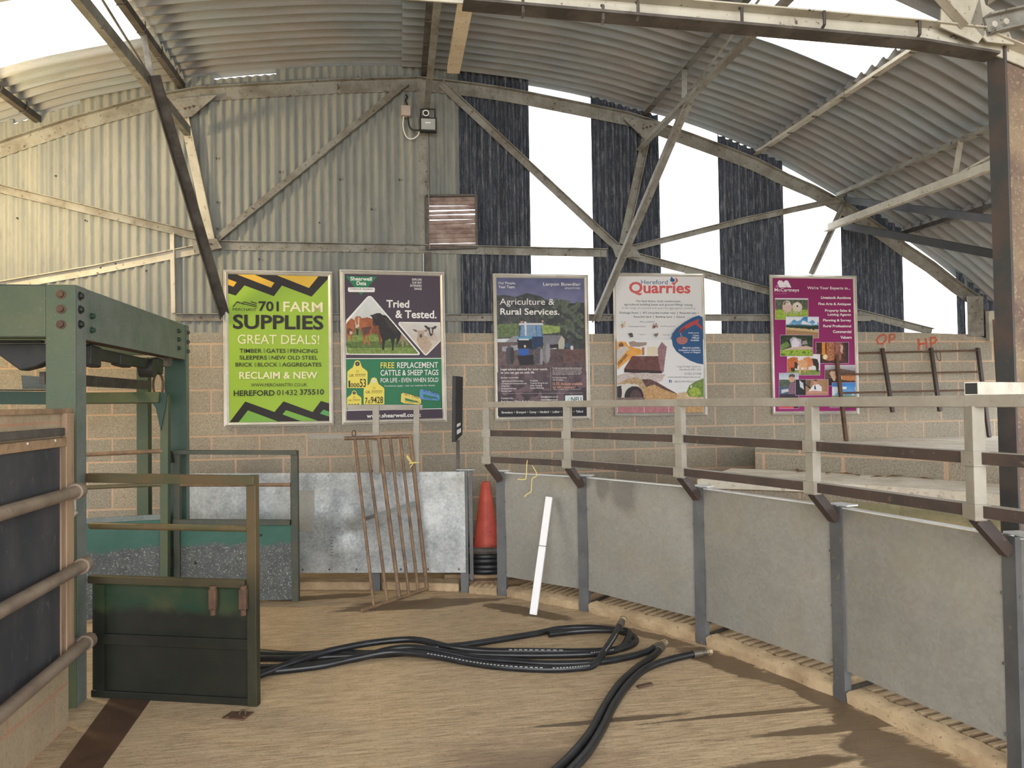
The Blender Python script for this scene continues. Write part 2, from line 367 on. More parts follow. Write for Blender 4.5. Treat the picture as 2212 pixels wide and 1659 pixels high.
T_RL.l(tl.outputs[0], mxs.inputs[1]); T_RL.l(T_RL.b.outputs[0], mxs.inputs[2]); tr = T_RL.n('ShaderNodeBsdfTransparent'); mx2 = T_RL.n('ShaderNodeMixShader'); mx2.inputs[0].default_value = .5
T_RL.l(mxs.outputs[0], mx2.inputs[1]); T_RL.l(tr.outputs[0], mx2.inputs[2]); T_RL.l(mx2.outputs[0], T_RL.out.inputs[0])
where = ['by the eaves beyond the crate', 'holding the warm rooflight over the crate', 'over the pale cladding', 'over the dark cladding and the batten', 'holding the rooflight above the ring',
         'beyond the ring rooflight', 'above the scalloped lap', 'falling steeply to the eaves behind the column']
wi = 0
for i in range(8):
    a, b = seams[i]-.02, seams[i+1]+.05; lf = .0 if i % 2 else .03
    spans = [(-.09, TEND)]
    if i in lights: spans = [(-.09, lights[i][0]), (lights[i][1], TEND)]
    ms = MB()
    for ta, tb in spans:
        q = roof_sheet(a, b, ta, tb, lf); ms.add(q.v, q.f)
    o = obj('ceiling', ms, MT_ROOF, smooth=True); tag(o, 'corrugated fibre cement roof sheeting '+where[i], 'roof', kind='structure')
    if i in lights:
        wi += 1; o = obj('window_%d' % wi, roof_sheet(a, b, lights[i][0]-.03, lights[i][1]+.03, lf+.012), T_RL.m, smooth=True)
        tag(o, ('bright corrugated rooflight above the green crate', 'bright rooflight above the ring railing')[wi-1], 'rooflight', kind='structure')

# ------------------------------------------------------------------ ground, block walls
SPLIT = 1.0
m = MB(); m.prism([(-9, -5, -.1), (9, -5, -.1), (9, 9.3, -.1), (-9, 7.0, -.1)], (0, 0, .1))
tag(obj('floor', m, MT_FLOOR), 'brushed concrete ring floor with wet stains', 'floor', kind='structure')
m = MB(); m.prism([(-60, -40, -.3), (60, -40, -.3), (60, 60, -.3), (-60, 60, -.3)], (0, 0, .15))  # gravel-grey ground outside, keeps sky light from below out
tag(obj('ground', m, MT_GRAVEL), 'grey gravel ground outside the shed', 'ground', kind='structure')
top = [(-700, 712), (415, 718), (900, 719), (1270, 721), (1520, 720), (1640, 721), (1850, 717), (1960, 718), (2030, 720), (2090, 722), (2108, 724), (2125, 729), (2142, 734), (2158, 746), (2175, 752), (2420, 752)]
m = MB(); m.prism([W(x, y) for x, y in top]+[PW(S(2420, 800), -.05), PW(S(-700, 800), -.05)], -N*.2)
wall = tag(obj('wall_back', m, MB_BLOCK), 'rough concrete block wall behind the ring', 'wall', kind='structure')
def stroke(pts, w, off, mat, name, parent, col=None):
    mm = MB()
    for seg in pts: mm.sweep([W(x, y, off) for x, y in seg], [(-.001, -w/2), (.001, -w/2), (.001, w/2), (-.001, w/2)], N)
    return obj(name, mm, mat, parent)
stroke([[(1909, 722), (1899, 727), (1894, 735), (1897, 742), (1906, 743), (1913, 736), (1914, 727), (1909, 722)], [(1922, 722), (1921, 741)], [(1922, 723), (1932, 722), (1934, 728), (1928, 733), (1922, 733)],
        [(1984, 731), (1985, 756)], [(2000, 730), (2002, 752)], [(1984, 744), (2001, 741)], [(2010, 729), (2012, 752)], [(2010, 730), (2020, 729), (2023, 735), (2018, 741), (2011, 742)]], .022, .002, MT_PAINTRED, 'painted_letters', wall)

# ------------------------------------------------------------------ gable cladding
def corr(name, px0, px1, label, mat, z0=None, z1=None, pitch=.083, amp=.012, y=600, off=SHEET, edge=-.05):
    sa, sb = (px0 if isinstance(px0, float) else S(px0, y, off)), (px1 if isinstance(px1, float) else S(px1, y, off))
    n = max(8, int((sb-sa)/pitch*8)); rows = 7; vs = []; fs = []
    for i in range(n+1):
        s = sa+(sb-sa)*i/n; zt = (zroof(s)-edge if z1 is None else z1); zb = 2.28 if z0 is None else z0
        for r in range(rows): vs.append(PW(s, zb+(zt-zb)*r/(rows-1), off+(.023 if mat is MT_CLADD else amp)*math.cos(2*PI*(s-sa)/pitch)))
    for i in range(n):
        for r in range(rows-1):
            a = i*rows+r; fs.append((a, a+1, a+rows+1, a+rows))
    mm = MB(); mm.add(vs, fs); return tag(obj(name, mm, mat, smooth=True), label, 'cladding', kind='structure')
js = [-520, -330, -170, 24, 175, 320, 462, 600, 728, 857, 915]
lab = ['far beyond the crate', 'beyond the crate beam', 'at the picture edge above the crate', 'above the green crate beam', 'left of the dark brace over the crate', 'behind the tall dark brace', 'above the lime green poster',
       'between the two nearest posters', 'behind the dark livestock tag poster', 'behind the junction box']
for i in range(len(js)-1):
    pan = corr('wall_panel', js[i], js[i+1]+(3 if i < 9 else 0), 'pale grey corrugated wall sheet '+lab[i], MT_CLADL, off=SHEET+(.004 if i % 2 else 0), edge=.0 if i in (3, 6) else -.05)
pans = [o for o in scn.objects if o.name.startswith('wall_panel')]; pans.sort(key=lambda o: o.data.vertices[0].co.x)
for x, y in ((37, 471), (184, 476), (468, 342), (470, 437), (470, 494), (605, 371), (735, 387), (690, 481), (863, 388), (803, 452), (120, 380), (560, 560), (250, 570), (316, 585)):
    k = max(i for i in range(len(js)-1) if js[i] <= x); m = MB(); m.tube([W(x, y, SHEET+.008), W(x, y, SHEET+.024)], .009, 8); obj('sheet_bolt', m, MT_BLACK, pans[k])
zlt = W(960, 424, SHEET).z; zlb = W(970, 537, SHEET).z
corr('wall_panel', 915, 998, 'short pale wall sheet above the louvre', MT_CLADL, z0=zlt)
corr('wall_panel', 915, 1000, 'short pale wall sheet below the louvre', MT_CLADL, z1=zlb)
corr('wall_panel', 995, 1031, 'narrow dark zinc sheet above the louvre', MT_CLADD, z0=zlt)
corr('wall_panel', 995, 1031, 'narrow dark zinc sheet under the louvre', MT_CLADD, z1=zlb)
corr('wall_panel', 1029, 1147, 'dark zinc wall sheet beside the louvre', MT_CLADD)
corr('wall_panel', 1281, 1427, 'dark zinc wall strip above the quarry poster', MT_CLADD, edge=.005)
corr('wall_panel', 1554, 1697, 'dark zinc wall strip between the white and magenta posters', MT_CLADD, edge=.0)
corr('wall_panel', 1816, 1949, 'dark zinc wall strip right of the magenta poster', MT_CLADD, edge=-.04)
corr('wall_panel', 2062, 2085, 'narrow dark zinc strip by the gable end plate', MT_CLADD, edge=-.04)
corr('wall_panel', 2085, 2420, 'dark zinc wall sheet behind the rusty column', MT_CLADD, edge=-.04)

# ------------------------------------------------------------------ gable truss: one bolted frame, so one thing with its members as parts
gt = thing('gable_truss', 'flaking grey arched steel truss against the gable wall', 'truss', PW(S(912, 600), 2.3, .02))
def member(name, pts, w, mat, off=.0, d=.05, parent=gt, t=.008, flip=1):
    """angle section lying on the wall plane, w high, with a lip"""
    P = [W(x, y, off) for x, y in pts]; mm = MB()
    mm.sweep(P, [(0, -w/2), (d, -w/2), (d, -w/2+t), (t, -w/2+t), (t, w/2), (0, w/2)], N)
    return obj(name, mm, mat, parent)
chord = [(-300, 432), (-150, 378), (0, 326), (84, 297), (168, 269), (329, 224), (430, 206), (560, 198), (725, 189), (905, 183), (1002, 194), (1076, 204), (1144, 216), (1274, 242), (1353, 258), (1410, 276), (1472, 298), (1552, 327),
         (1629, 357), (1696, 391), (1752, 415), (1808, 445), (1861, 478), (1923, 521), (1950, 541), (2005, 577), (2060, 620), (2112, 656)]
member('top_chord', chord, .13, MT_TRUSS, -.046, .06)
for pts, w, mt, nm in (([(-60, 634), (0, 619), (200, 585), (440, 537)], .085, MT_TRUSSC, 'bottom_chord'), ([(440, 530), (900, 538), (1310, 547)], .085, MT_TRUSS, 'bottom_chord'),
                       ([(1335, 545), (1500, 588), (1660, 630), (1850, 676), (2012, 717)], .075, MT_TRUSS, 'bottom_chord'),
                       ([(912, 176), (918, 540)], .10, MT_TRUSS, 'king_post'), ([(395, 235), (456, 520)], .09, MT_TRUSSC, 'strut'), ([(1402, 262), (1345, 528)], .085, MT_TRUSS, 'strut'),
                       ([(878, 180), (470, 516)], .075, MT_TRUSS, 'diagonal'), ([(952, 182), (1332, 536)], .075, MT_TRUSS, 'diagonal'), ([(-40, 400), (0, 408), (425, 510)], .075, MT_TRUSS, 'diagonal'),
                       ([(1352, 540), (1600, 478), (1822, 430)], .06, MT_TRUSS, 'diagonal'), ([(1823, 436), (1750, 592)], .05, MT_TRUSS, 'diagonal'), ([(373, 505), (376, 676)], .05, MT_TRUSSC, 'hanger')):
    member(nm, pts, w, mt, -.046 if nm.endswith('chord') else (-.04 if nm == 'hanger' else -.028), .05)
for poly in ([(370, 215), (470, 205), (415, 252), (380, 258)], [(1345, 255), (1425, 262), (1428, 285), (1390, 300)], [(415, 520), (468, 515), (480, 536), (420, 548)], [(1320, 528), (1372, 533), (1385, 556), (1330, 556)]):
    m = MB(); m.prism([W(x, y, .022) for x, y in poly], N*.008); g = obj('gusset_plate', m, MT_TRUSS, gt)
    c = W(sum(p[0] for p in poly)/4, sum(p[1] for p in poly)/4, .03); mb = MB()
    for dx in (-.04, .0, .04): mb.bolt(c+E*dx+Z*dx*.3, N, .011)
    obj('bolt', mb, MT_RUST, g)
m = MB(); m.bar(W(2106, 640, .03), W(2108, 726, .03), .2, .012, N); obj('end_plate', m, MT_TRUSS, gt)
m = MB(); m.bar(W(2138, 672, .06), W(2140, 737, .06), .07, .05, N); obj('end_post', m, MT_TRUSSC, gt)
def rail(name, label, a, b, w, mt, off):
    P = [W(*a, off), W(*b, off)]; c = (P[0]+P[1])/2; r = thing(name, label, 'rail', P[0]); mm = MB()
    mm.sweep(P, [(0, -w/2), (.05, -w/2), (.05, -w/2+.008), (.008, -w/2+.008), (.008, w/2), (0, w/2)], N); obj('angle_bar', mm, mt, r)
    mb = MB()
    n = int((P[1]-P[0]).length/.45)
    for i in range(n): mb.bolt(P[0].lerp(P[1], (i+.5)/n)+N*.006, N, .011, .012)
    obj('hook_bolt', mb, MT_RUST, r); return r
rail('sheeting_rail', 'grey horizontal sheeting rail resting above the block wall', (380, 686), (1880, 687), .07, MT_TRUSS, -.035)
m = MB(); m.bar(W(925, 545, -.01), W(927, 720, -.01), .06, .04, N); tag(obj('sheeting_post', m, MT_DARKSTEEL), 'short dark post under the gable truss behind the livestock tag poster', 'post')

# ------------------------------------------------------------------ purlins, some with a tie below them and struts between
def purlin(key, label, tie=None, t0=-.02, struts=(), tie_to=9.0, mt=MT_DARKSTEEL, mt2=MT_TRUSS, drop=.03):
    s = PURL[key]; a, b = RP(s, t0, drop), RP(s, 9.5, drop); r = thing('purlin', label, 'purlin', a)
    mm = MB(); mm.sweep([a, b], [(-.032, -.03), (.032, -.03), (.032, -.022), (-.024, -.022), (-.024, .03), (-.032, .03)], Z); obj('angle_bar', mm, mt, r)
    hk = MB()
    for k in range(16):
        p = RP(s, .3+k*.45, drop); hk.tube([p+E*.035+Z*.06, p+E*.04, p+E*.02-Z*.04, p-E*.03-Z*.04], .006, 6)
    obj('hook_bolt', hk, MT_DARKSTEEL, r)
    if tie:
        P = W(*tie, .07); q = P-G*tie_to-Z*SLOPE*tie_to; mm = MB()
        mm.sweep([P, q], [(-.045, -.004), (.045, -.004), (.045, .004), (-.037, .004), (-.037, .055), (-.045, .055)], Z); obj('tie_bar', mm, mt2, r)
        for ts in struts:
            A = RP(s, ts, drop+.03); B = P-G*(ts-.0)-Z*SLOPE*ts; mm = MB(); mm.bar(A, B+Z*.04, .05, .008, G); obj('strut', mm, mt2, r)
            Bq = P-G*(ts+.05)-Z*SLOPE*ts; Aq = RP(s, ts+2.3, drop+.03); mm = MB(); mm.tube([Bq+Z*.04, Aq], .010, 6); obj('sag_rod', mm, mt2, r)
    return r, (lambda t, P=W(*tie, .07) if tie else None: P-G*t-Z*SLOPE*t)
purlin('B', 'rusty angle purlin nearest the eaves above the crate')
_, tieA = purlin('A', 'dark lattice purlin with tie beside the warm rooflight', (411, 284), struts=(1.15,), mt2=MT_TRUSS)
purlin('R', 'dark lattice purlin along the ridge above the floodlight', (927, 226), t0=-.02, mt2=MT_TRUSS)
_, tieC = purlin('C', 'grey lattice purlin with tie meeting the brace above the quarry poster', (1385, 316), struts=(1.2,), mt2=MT_TRUSS)
purlin('F', 'pale angle purlin along the edge of the ring rooflight', mt=MT_TRUSSC)
purlin('K', 'pale lattice purlin under the scalloped roof lap', (1788, 492), struts=(1.9,), mt=MT_TRUSS, mt2=MT_TRUSSC)
purlin('L', 'short dark purlin near the eaves by the column')
def brace(label, foot, P, mt):
    a = W(*foot, .03); r = thing('knee_brace', label, 'brace', a); mm = MB()
    mm.angle(a, P, .085, .009, N, 1); obj('angle_bar', mm, mt, r); mb = MB(); mb.bolt(a+N*.02+(P-a)*.02, N); obj('bolt', mb, MT_RUST, r)
brace('long dark brace sloping down to the lime green poster', (477, 682), tieA(1.2)+Z*.04, MT_DARKSTEEL)
brace('long grey brace sloping down between the tractor and quarry posters', (1278, 690), tieC(1.25)+Z*.06, MT_TRUSS)
m = MB(); A = RP(spx(976), .25, .07); m.bar(A, RP(spx(978), 2.9, .07), .125, .06); tag(obj('timber_batten', m, MT_BATTEN), 'fresh pale timber batten fixed under the roof by the ridge purlin', 'batten')
# dark eaves girders running back to the column
m = MB(); m.bar(W(1826, 488, .12), W(2185, 556, 2.0), .05, .075); tag(obj('eaves_girder', m, MT_BLACK), 'lower dark girder under the eaves sheeting by the column', 'girder')
m = MB(); m.bar(W(1830, 432, .1), W(2190, 480, 2.2), .05, .07); tag(obj('eaves_girder', m, MT_DKGALV), 'upper dark girder crossing the roof sheets by the column', 'girder')

# ------------------------------------------------------------------ the nearer roof truss and its column
TT = 4.5
def T(px, py, off=0): return W(px, py, TT+off)
nt = thing('roof_truss', 'cream steel roof truss crossing overhead to the rusty column', 'truss', T(2130, 100))
m = MB(); m.sweep([T(-700, -140), T(1000, -14), T(1480, 26), T(1980, 68), T(2122, 84)], [(-.02, .035), (-.012, .035), (-.012, -.028), (.05, -.028), (.05, -.035), (-.02, -.035)], N)
obj('bottom_chord', m, MT_TRUSSC, nt)
m = MB(); m.sweep([T(1000, 8, .02), T(1480, 50, .02), T(1980, 94, .02), T(2145, 122, .02)], [(-.05, -.006), (.045, -.006), (.045, .006), (-.05, .006)], N); obj('chord_flange', m, MT_DARKSTEEL, nt)
m = MB(); m.sweep([T(2110, 84), T(2212, 126), T(2420, 215)], [(-.02, .03), (-.012, .03), (-.012, -.024), (.05, -.024), (.05, -.03), (-.02, -.03)], N); obj('bottom_chord', m, MT_TRUSSC, nt)
for poly in ([(2031, 20), (2060, -30), (2110, -30), (2125, 75), (2110, 95), (2029, 60)], [(2118, -20), (2126, 12), (2163, 36), (2188, 98), (2130, 92), (2094, 52)]):
    m = MB(); m.prism([T(x, y, .028) for x, y in poly], N*.008); obj('gusset_plate', m, MT_TRUSSC, nt)
m = MB(); m.sweep([T(2085, 52, .04), T(2020, -20, .04), T(1900, -160, .04)], [(0, -.035), (.05, -.035), (.05, -.027), (.008, -.027), (.008, .035), (0, .035)], N); obj('strut', m, MT_TRUSSC, nt)
m = MB(); m.sweep([T(2098, 45, -.03), T(2108, -60, -.03)], [(0, -.03), (.06, -.03), (.06, .03), (0, .03)], N); obj('strut', m, MT_COLUMN, nt)
m = MB(); m.sweep([T(2128, 58, .04), T(2240, 33, .04), T(2500, -25, .04)], [(0, -.045), (.05, -.045), (.05, -.036), (.01, -.036), (.01, .036), (.05, .036), (.05, .045), (0, .045)], N); st = obj('strut', m, MT_TRUSS, nt)
m = MB(); m.bolt(T(2142, 56, .05), N, .016, .02); m.bolt(T(2167, 50, .05), N, .016, .02); obj('bolt', m, MT_ALU, st)
hb = MB()
for x, y in ((1128, 8), (1300, 22), (1375, 15), (1598, 28), (1775, 34), (1980, 55)):
    p = T(x, y, .03); hb.tube([p-Z*.06, p-Z*.05+N*.02, p+Z*.01+N*.02, p+Z*.02], .007, 6)
obj('hook_bolt', hb, MT_DARKSTEEL, nt)
cl = thing('steel_column', 'tall rusty steel column behind the ring railing', 'column', Vector((T(2184, 600).x, T(2184, 600).y, 0)))
cx = (T(2184, 560)-P0).dot(E); zt = T(2150, 100).z+.06
def colbox(sa, sb, oa, ob, mat, nm, z0=0.0, z1=None):
    mm = MB(); z1 = zt if z1 is None else z1
    mm.prism([PW(sa, z0, TT+oa), PW(sb, z0, TT+oa), PW(sb, z0, TT+ob), PW(sa, z0, TT+ob)], Z*(z1-z0)); return obj(nm, mm, mat, cl, bevel=.002)
colbox(cx, cx+.012, 0, -.11, MT_COLUMN, 'flange'); colbox(cx+.012, cx+.20, -.03, -.042, MT_RUSTCOL, 'web'); colbox(cx+.20, cx+.212, 0, -.11, MT_RUSTCOL, 'flange')
m = MB(); m.bar(W(2149, 690, .25), W(2164, 950, .25), .02, .05, N); tag(obj('rusty_bar', m, MT_RUST), 'rusty flat bar standing against the block wall beside the column', 'bar')

# ------------------------------------------------------------------ louvre, floodlight, junction box
lv = thing('louvre_vent', 'brown slatted louvre vent set in the gable cladding', 'vent', W(973, 537))
q = [(919, 424), (1028, 422), (1030, 535), (921, 538)]
for i in range(4):
    m = MB(); m.bar(W(*q[i], -.02), W(*q[(i+1) % 4], -.02), .022, .04, N); obj('frame', m, MT_DARKSTEEL, lv)
for i in range(11):
    f = (i+.5)/11; jt = [0, -1, 0, .7, -.5, .8, 0, 0, .5, 0, 0, 0][i]; a = W(921+2*f, 425+111*f+jt, -.03); b = W(1027+2*f, 423+111*f-jt*.6, -.03); m = MB()
    ang = .95 if i in (2, 3, 4, 10) else 1.12
    ax = (N*math.cos(ang)-Z*math.sin(ang)).normalized(); m.bar(a, b, (.062, .06, .056, .046, .062, .05, .064, .062, .056, .062, .05)[i], .006, ax.cross(b-a).normalized()); obj('slat', m, MT_LOUVRE, lv)
fl = thing('floodlight', 'black bracketed halogen floodlight hung by the king post', 'floodlight', W(925, 290, .1))
m = MB(); c = W(925, 267, .14); m.prism([c-E*.085-Z*.075, c+E*.085-Z*.075, c+E*.085+Z*.065, c-E*.085+Z*.065], -N*.07); obj('housing', m, MT_BLACK, fl, bevel=.004)
GL = NT('lamp_glass'); GL.base((.45, .47, .45)); GL.rough(.12, .2)
m = MB(); m.prism([c-E*.07-Z*.06+N*.003, c+E*.07-Z*.06+N*.003, c+E*.07+Z*.05+N*.003, c-E*.07+Z*.05+N*.003], -N*.004); gl = obj('glass', m, GL.m, fl)
m = MB(); m.tube([c-E*.03+Z*.008+N*.006, c+E*.025+Z*.008+N*.006], .008, 8); obj('lamp_tube', m, MT_WHITE, gl)
m = MB(); m.tube([W(909, 258, .1), W(909, 236, .06), W(939, 236, .1), W(940, 256, .1)], .008, 6); obj('bracket', m, MT_BLACK, fl)
m = MB(); d = W(920, 249, .1); m.prism([d-E*.03-Z*.02, d+E*.03-Z*.02, d+E*.02+Z*.04, d-E*.02+Z*.04], -N*.06); obj('terminal_box', m, MT_BLACK, fl)
m = MB(); m.ring(W(920, 244, .115), .028, .006, E, Z); obj('cable_loop', m, MT_WHITE, fl)
jb = thing('junction_box', 'small pinkish grey junction box on the cladding beside the floodlight', 'box', W(877, 252, 0))
MT_JB = M('junction_box_plastic', (176, 160, 152), (160, 148, 142), 8, r=.5)
m = MB(); c = W(877, 238, .06); m.prism([c-E*.048-Z*.052, c+E*.048-Z*.052, c+E*.048+Z*.052, c-E*.048+Z*.052], -N*.075); obj('case', m, MT_JB, jb, bevel=.005)
m = MB(); m.tube(spline([W(872, 251, .02), W(871, 275, .03), W(878, 295, .03), W(890, 300, .03), W(902, 293, .05), W(906, 284, .06)]), .006, 8); obj('cable', m, MT_WHITE, jb, True)
m = MB(); m.tube(spline([W(881, 251, .02), W(884, 272, .03), W(892, 281, .03), W(906, 281, .06)]), .008, 8); obj('cable', m, MT_BLACK, jb, True)
m = MB(); m.tube(spline([W(880, 226, .02), W(876, 217, .0), W(880, 210, -.02), W(877, 205, -.05)]), .007, 8); obj('cable', m, MT_BLACK, jb, True)
# ------------------------------------------------------------------ the ring: posts, sheets, kerb, railing
PB = [FL(1085, 1287), FL(1262, 1320), FL(1515, 1391), FL(1815, 1511), AY(2190, 1500, 3.17)]
PB[4].z = 0
d5 = Vector((.38, -.93, 0)).normalized()*1.05; PB.append(PB[4]+d5); PB.append(PB[5]+Vector((.15, -.99, 0))*1.05)
CEN = Vector((-1.2, 2.9, 0))
def inward(p):
    v = CEN-p; v.z = 0; return v.normalized()
PN = ['first ring post, next to the cone gap', 'ring post behind the leaning white plastic stick', 'ring post between the smooth middle sheets', 'ring post below the magenta poster', 'ring post nearest the rusty column', 'ring post beyond the column', 'last ring post']
HP = 1.05
for i, p in enumerate(PB[:6]):
    q = inward(p); r = thing('ring_post', 'dark grey steel '+PN[i], 'post', p, 'ring posts'); s = q.cross(Z)
    m = MB(); m.sweep([p, p+Z*HP], [(-.04, -.04), (.006, -.04), (.006, .04), (-.04, .04), (-.04, .034), (0, .034), (0, -.034), (-.04, -.034)], q); obj('post', m, MT_POST, r)
    m = MB(); m.prism([p-q*.02-s*.06+Z*HP, p-q*.02+s*.06+Z*HP, p-q*.10+s*.06+Z*HP, p-q*.10-s*.06+Z*HP], Z*.008); obj('cap_plate', m, MT_LITEDGE, r)
SN = ['ring sheet carrying the shadow of the white stick', 'ring sheet with a damp dark stain under the railing', 'plain ring sheet below the quarry poster', 'wide ring sheet in front of the concrete tiers', 'ring sheet beside the rusty column']
RB = MT_RINGSHEET
def damp(px, py, rx, rz):
    nt = RB.node_tree; b = nt.nodes['Principled BSDF']; src = b.inputs['Base Color'].links[0].from_socket; q = SV(px, py, PB[1], PB[2])
    h = NT.__new__(NT); h.m, h.t, h.b = RB, nt, b; p = h.pos(); mp = h.n('ShaderNodeMapping', vector_type='TEXTURE'); mp.inputs['Location'].default_value = q; mp.inputs['Scale'].default_value = (rx, rx, rz); h.l(p, mp.inputs[0])
    d = h.n('ShaderNodeVectorMath', operation='LENGTH'); h.l(mp.outputs[0], d.inputs[0]); f = h.math('ADD', d.outputs['Value'], h.math('MULTIPLY', h.math('SUBTRACT', h.noise(p, 5, 5), .5), 1.1))
    h.l(h.mix(h.ramp(f, [(.55, .5), (1.0, 0.0)]), src, lin((88, 82, 80))), b.inputs['Base Color'])
damp(1345, 1055, .17, .2); damp(1300, 1050, .08, .14)
for i in range(5):
    a, b = PB[i], PB[i+1]; q = inward((a+b)/2); m = MB(); n = 10; vs = []; fs = []
    zb0 = .165; u = (b-a).normalized(); a2 = a+u*.02; b2 = b-u*.02
    for k in range(n+1):
        t = k/n; p = a2.lerp(b2, t)-q*(.012-.012*math.sin(PI*t))
        for j in range(7): vs.append(p+Z*(zb0+(HP-.015-zb0)*j/6)-q*(.004*math.sin(3*t+j)))
    for k in range(n):
        for j in range(6): z = k*7+j; fs.append((z, z+7, z+8, z+1))
    m.add(vs, fs); m.add([v-q*.003 for v in vs], [f[::-1] for f in fs])
    r = thing('ring_sheet', 'dull galvanised '+SN[i], 'panel', a.lerp(b, .5), 'ring sheets'); obj('sheet', m, RB, r, smooth=True)
    m = MB(); m.bar(a2-q*.03+Z*(HP-.008), b2-q*.03+Z*(HP-.008), .045, .007); obj('top_edge', m, MT_LITEDGE, r)
    mb = MB()
    for t in (.02, .98):
        for z in (.2, .5, .8): mb.bolt(a2.lerp(b2, t)+Z*z, q, .007, .005)
    obj('rivet', mb, MT_POST, r)
KN = ['beside the cone gap', 'behind the white stick', 'by the hose ends', 'with the wet gutter', 'in the corner nearest the camera']
pts_k = [FL(1002, 1281)]+PB
for i in range(6):
    a, b = pts_k[i], pts_k[i+1]; q = inward((a+b)/2); u = (b-a).normalized(); a3, b3 = a+u*.05, b-u*.05; m = MB()
    sec = [(0, 0), (.055, .0), (.066, -.02), (.068, -.10), (0, -.11)]
    side = Z.cross(u)
    if side.dot(q) < 0: side = -side
    k = 14; vs = []; fs = []
    for j in range(k+1):
        p = a3.lerp(b3, j/k)
        for h, o in sec: vs.append(p+Z*(h*(1+.10*math.sin(j*2.1+i)))+side*(o+.006*math.sin(j*1.7+h*30)))
    for j in range(k):
        for e in range(5): fs.append((j*5+e, j*5+(e+1) % 5, (j+1)*5+(e+1) % 5, (j+1)*5+e))
    fs += [tuple(range(5)), tuple(range(k*5, k*5+5))[::-1]]
    m.add(vs, fs); tag(obj('kerb', m, MT_KERB, smooth=True), 'worn concrete kerb '+(['closing the gap below the traffic cone']+KN)[i], 'kerb', 'ring kerbs', kind='structure')
    if i > 0:
        m = MB(); m.prism([a3+side*-.115, b3+side*-.115, b3+side*-.62, a3+side*-.62], Z*.02)
        g = tag(obj('ribbed_channel', m, MT_DARKSTEEL), 'dark ribbed drain strip under the '+SN[i-1], 'drain', 'ribbed drains', kind='structure'); m = MB()
        n = int((b-a).length/.07)
        for j in range(n):
            p = a3.lerp(b3, (j+.5)/n); m.bar(p+side*-.12+Z*.04, p+side*-.6+Z*.04, .026, .05)
        obj('rib', m, MT_KERB, g)
# railing above the sheets, leaning in over the ring
ROFF = .165
RPx = [PB[i]+inward(PB[i])*ROFF for i in range(6)]
RPx[0] = PB[0]+(inward(PB[0])*.06-inward(PB[0]).cross(Z)*-.0)+Vector((-.09, 0, 0)); RPx[1] = AY(1226, 900, PB[1].y-.06); RPx[2] = AY(1469, 900, PB[2].y-.06); RPx[3] = AY(1754, 900, PB[3].y-.05); RPx[4] = AY(2104, 900, PB[4].y-.03); RPx[5] = PB[5]+Vector((-.18, 0, 0))
for p in RPx: p.z = 0
rl = thing('ring_railing', 'cream and brown three bar railing leaning over the ring sheets', 'railing', RPx[2])
ZT, ZM, ZL = 1.620, 1.382, 1.160
for i in range(5):
    a, b = RPx[i], RPx[i+1]; q = inward((a+b)/2); u = (b-a).normalized(); o = q*.012
    m = MB(); m.bar(a+Z*ZT-u*.025, b+Z*ZT+u*.002, .05, .05); obj('top_rail', m, MT_CREAM, rl, bevel=.004)
    for zz, nm in ((ZM, 'middle_rail'), (ZL, 'lower_rail')):
        m = MB(); m.sweep([a+Z*zz+u*.035, b+Z*zz-u*.035], [(-.025, .012), (.025, .012), (.025, -.04), (.020, -.04), (.020, .007), (-.025, .007)] if (Z.cross(u)).dot(q) < 0 else [(-.025, -.012), (.025, -.012), (.025, .04), (.020, .04), (.020, -.007), (-.025, -.007)], Z)
        obj(nm, m, MT_RAILBROWN, rl)
        m = MB()
        for e, s in ((a, 1), (b, -1)):
            m.bar(e+Z*(zz+.026)+u*s*.03-q*.012, e+Z*(zz+.026)+u*s*.0-q*.012, .052, .002)
        m.bar(a+u*.03+Z*(zz+.0255)-q*.014, b-u*.03+Z*(zz+.0255)-q*.014, .05, .002); obj('rail_lit_face', m, MT_CREAM, rl)  # cream plates paint the light falling on the rails' upper faces
for i in range(6):
    p = RPx[i]; q = inward(p)
    m = MB(); m.bar(p+Z*(ZL-.04), p+Z*(ZT-.02), .055, .055, q); up = obj('upright', m, MT_CREAM, rl, bevel=.003)
    m = MB()
    for zz in (ZM, ZL): m.bar(p+Z*(zz-.032), p+Z*(zz+.030), .078, .072, q)
    obj('painted_joint', m, MT_CREAM, up)
    m = MB(); A = p+Z*(ZL-.03); B = PB[i]+Z*(HP-.07)+q*.01; m.bar(A, B, .05, .05, (B-A).cross(q.cross(Z))); obj('bracket', m, MT_RAILBROWN, rl)
bx = thing('box_rail', 'short white box section rail between the railing top and the rusty column', 'rail', AY(2104, 836, 3.2))
A = RPx[4]+Z*(ZT+.053); B = Vector((T(2190, 836).x, T(2190, 836).y, A.z)); B = B-Vector((.0, .03, 0)); u = (B-A).normalized(); m = MB()
w = .028; m.sweep([A-u*.02, B], [(-w, -w), (w, -w), (w, w), (-w, w)], Z); obj('tube', m, M('white_box_rail', (206, 200, 186), (188, 180, 164), 8, c3=(110, 96, 80), s3=40, lo3=.62, hi3=.68), bx, bevel=.003)
m = MB(); m.prism([A-u*.0215+u.cross(Z)*x+Z*z for x, z in ((-.023, -.023), (.023, -.023), (.023, .023), (-.023, .023))], u*.001); obj('shaded_end', m, MT_BLACK, bx)  # black plate paints the shade inside the hollow tube end

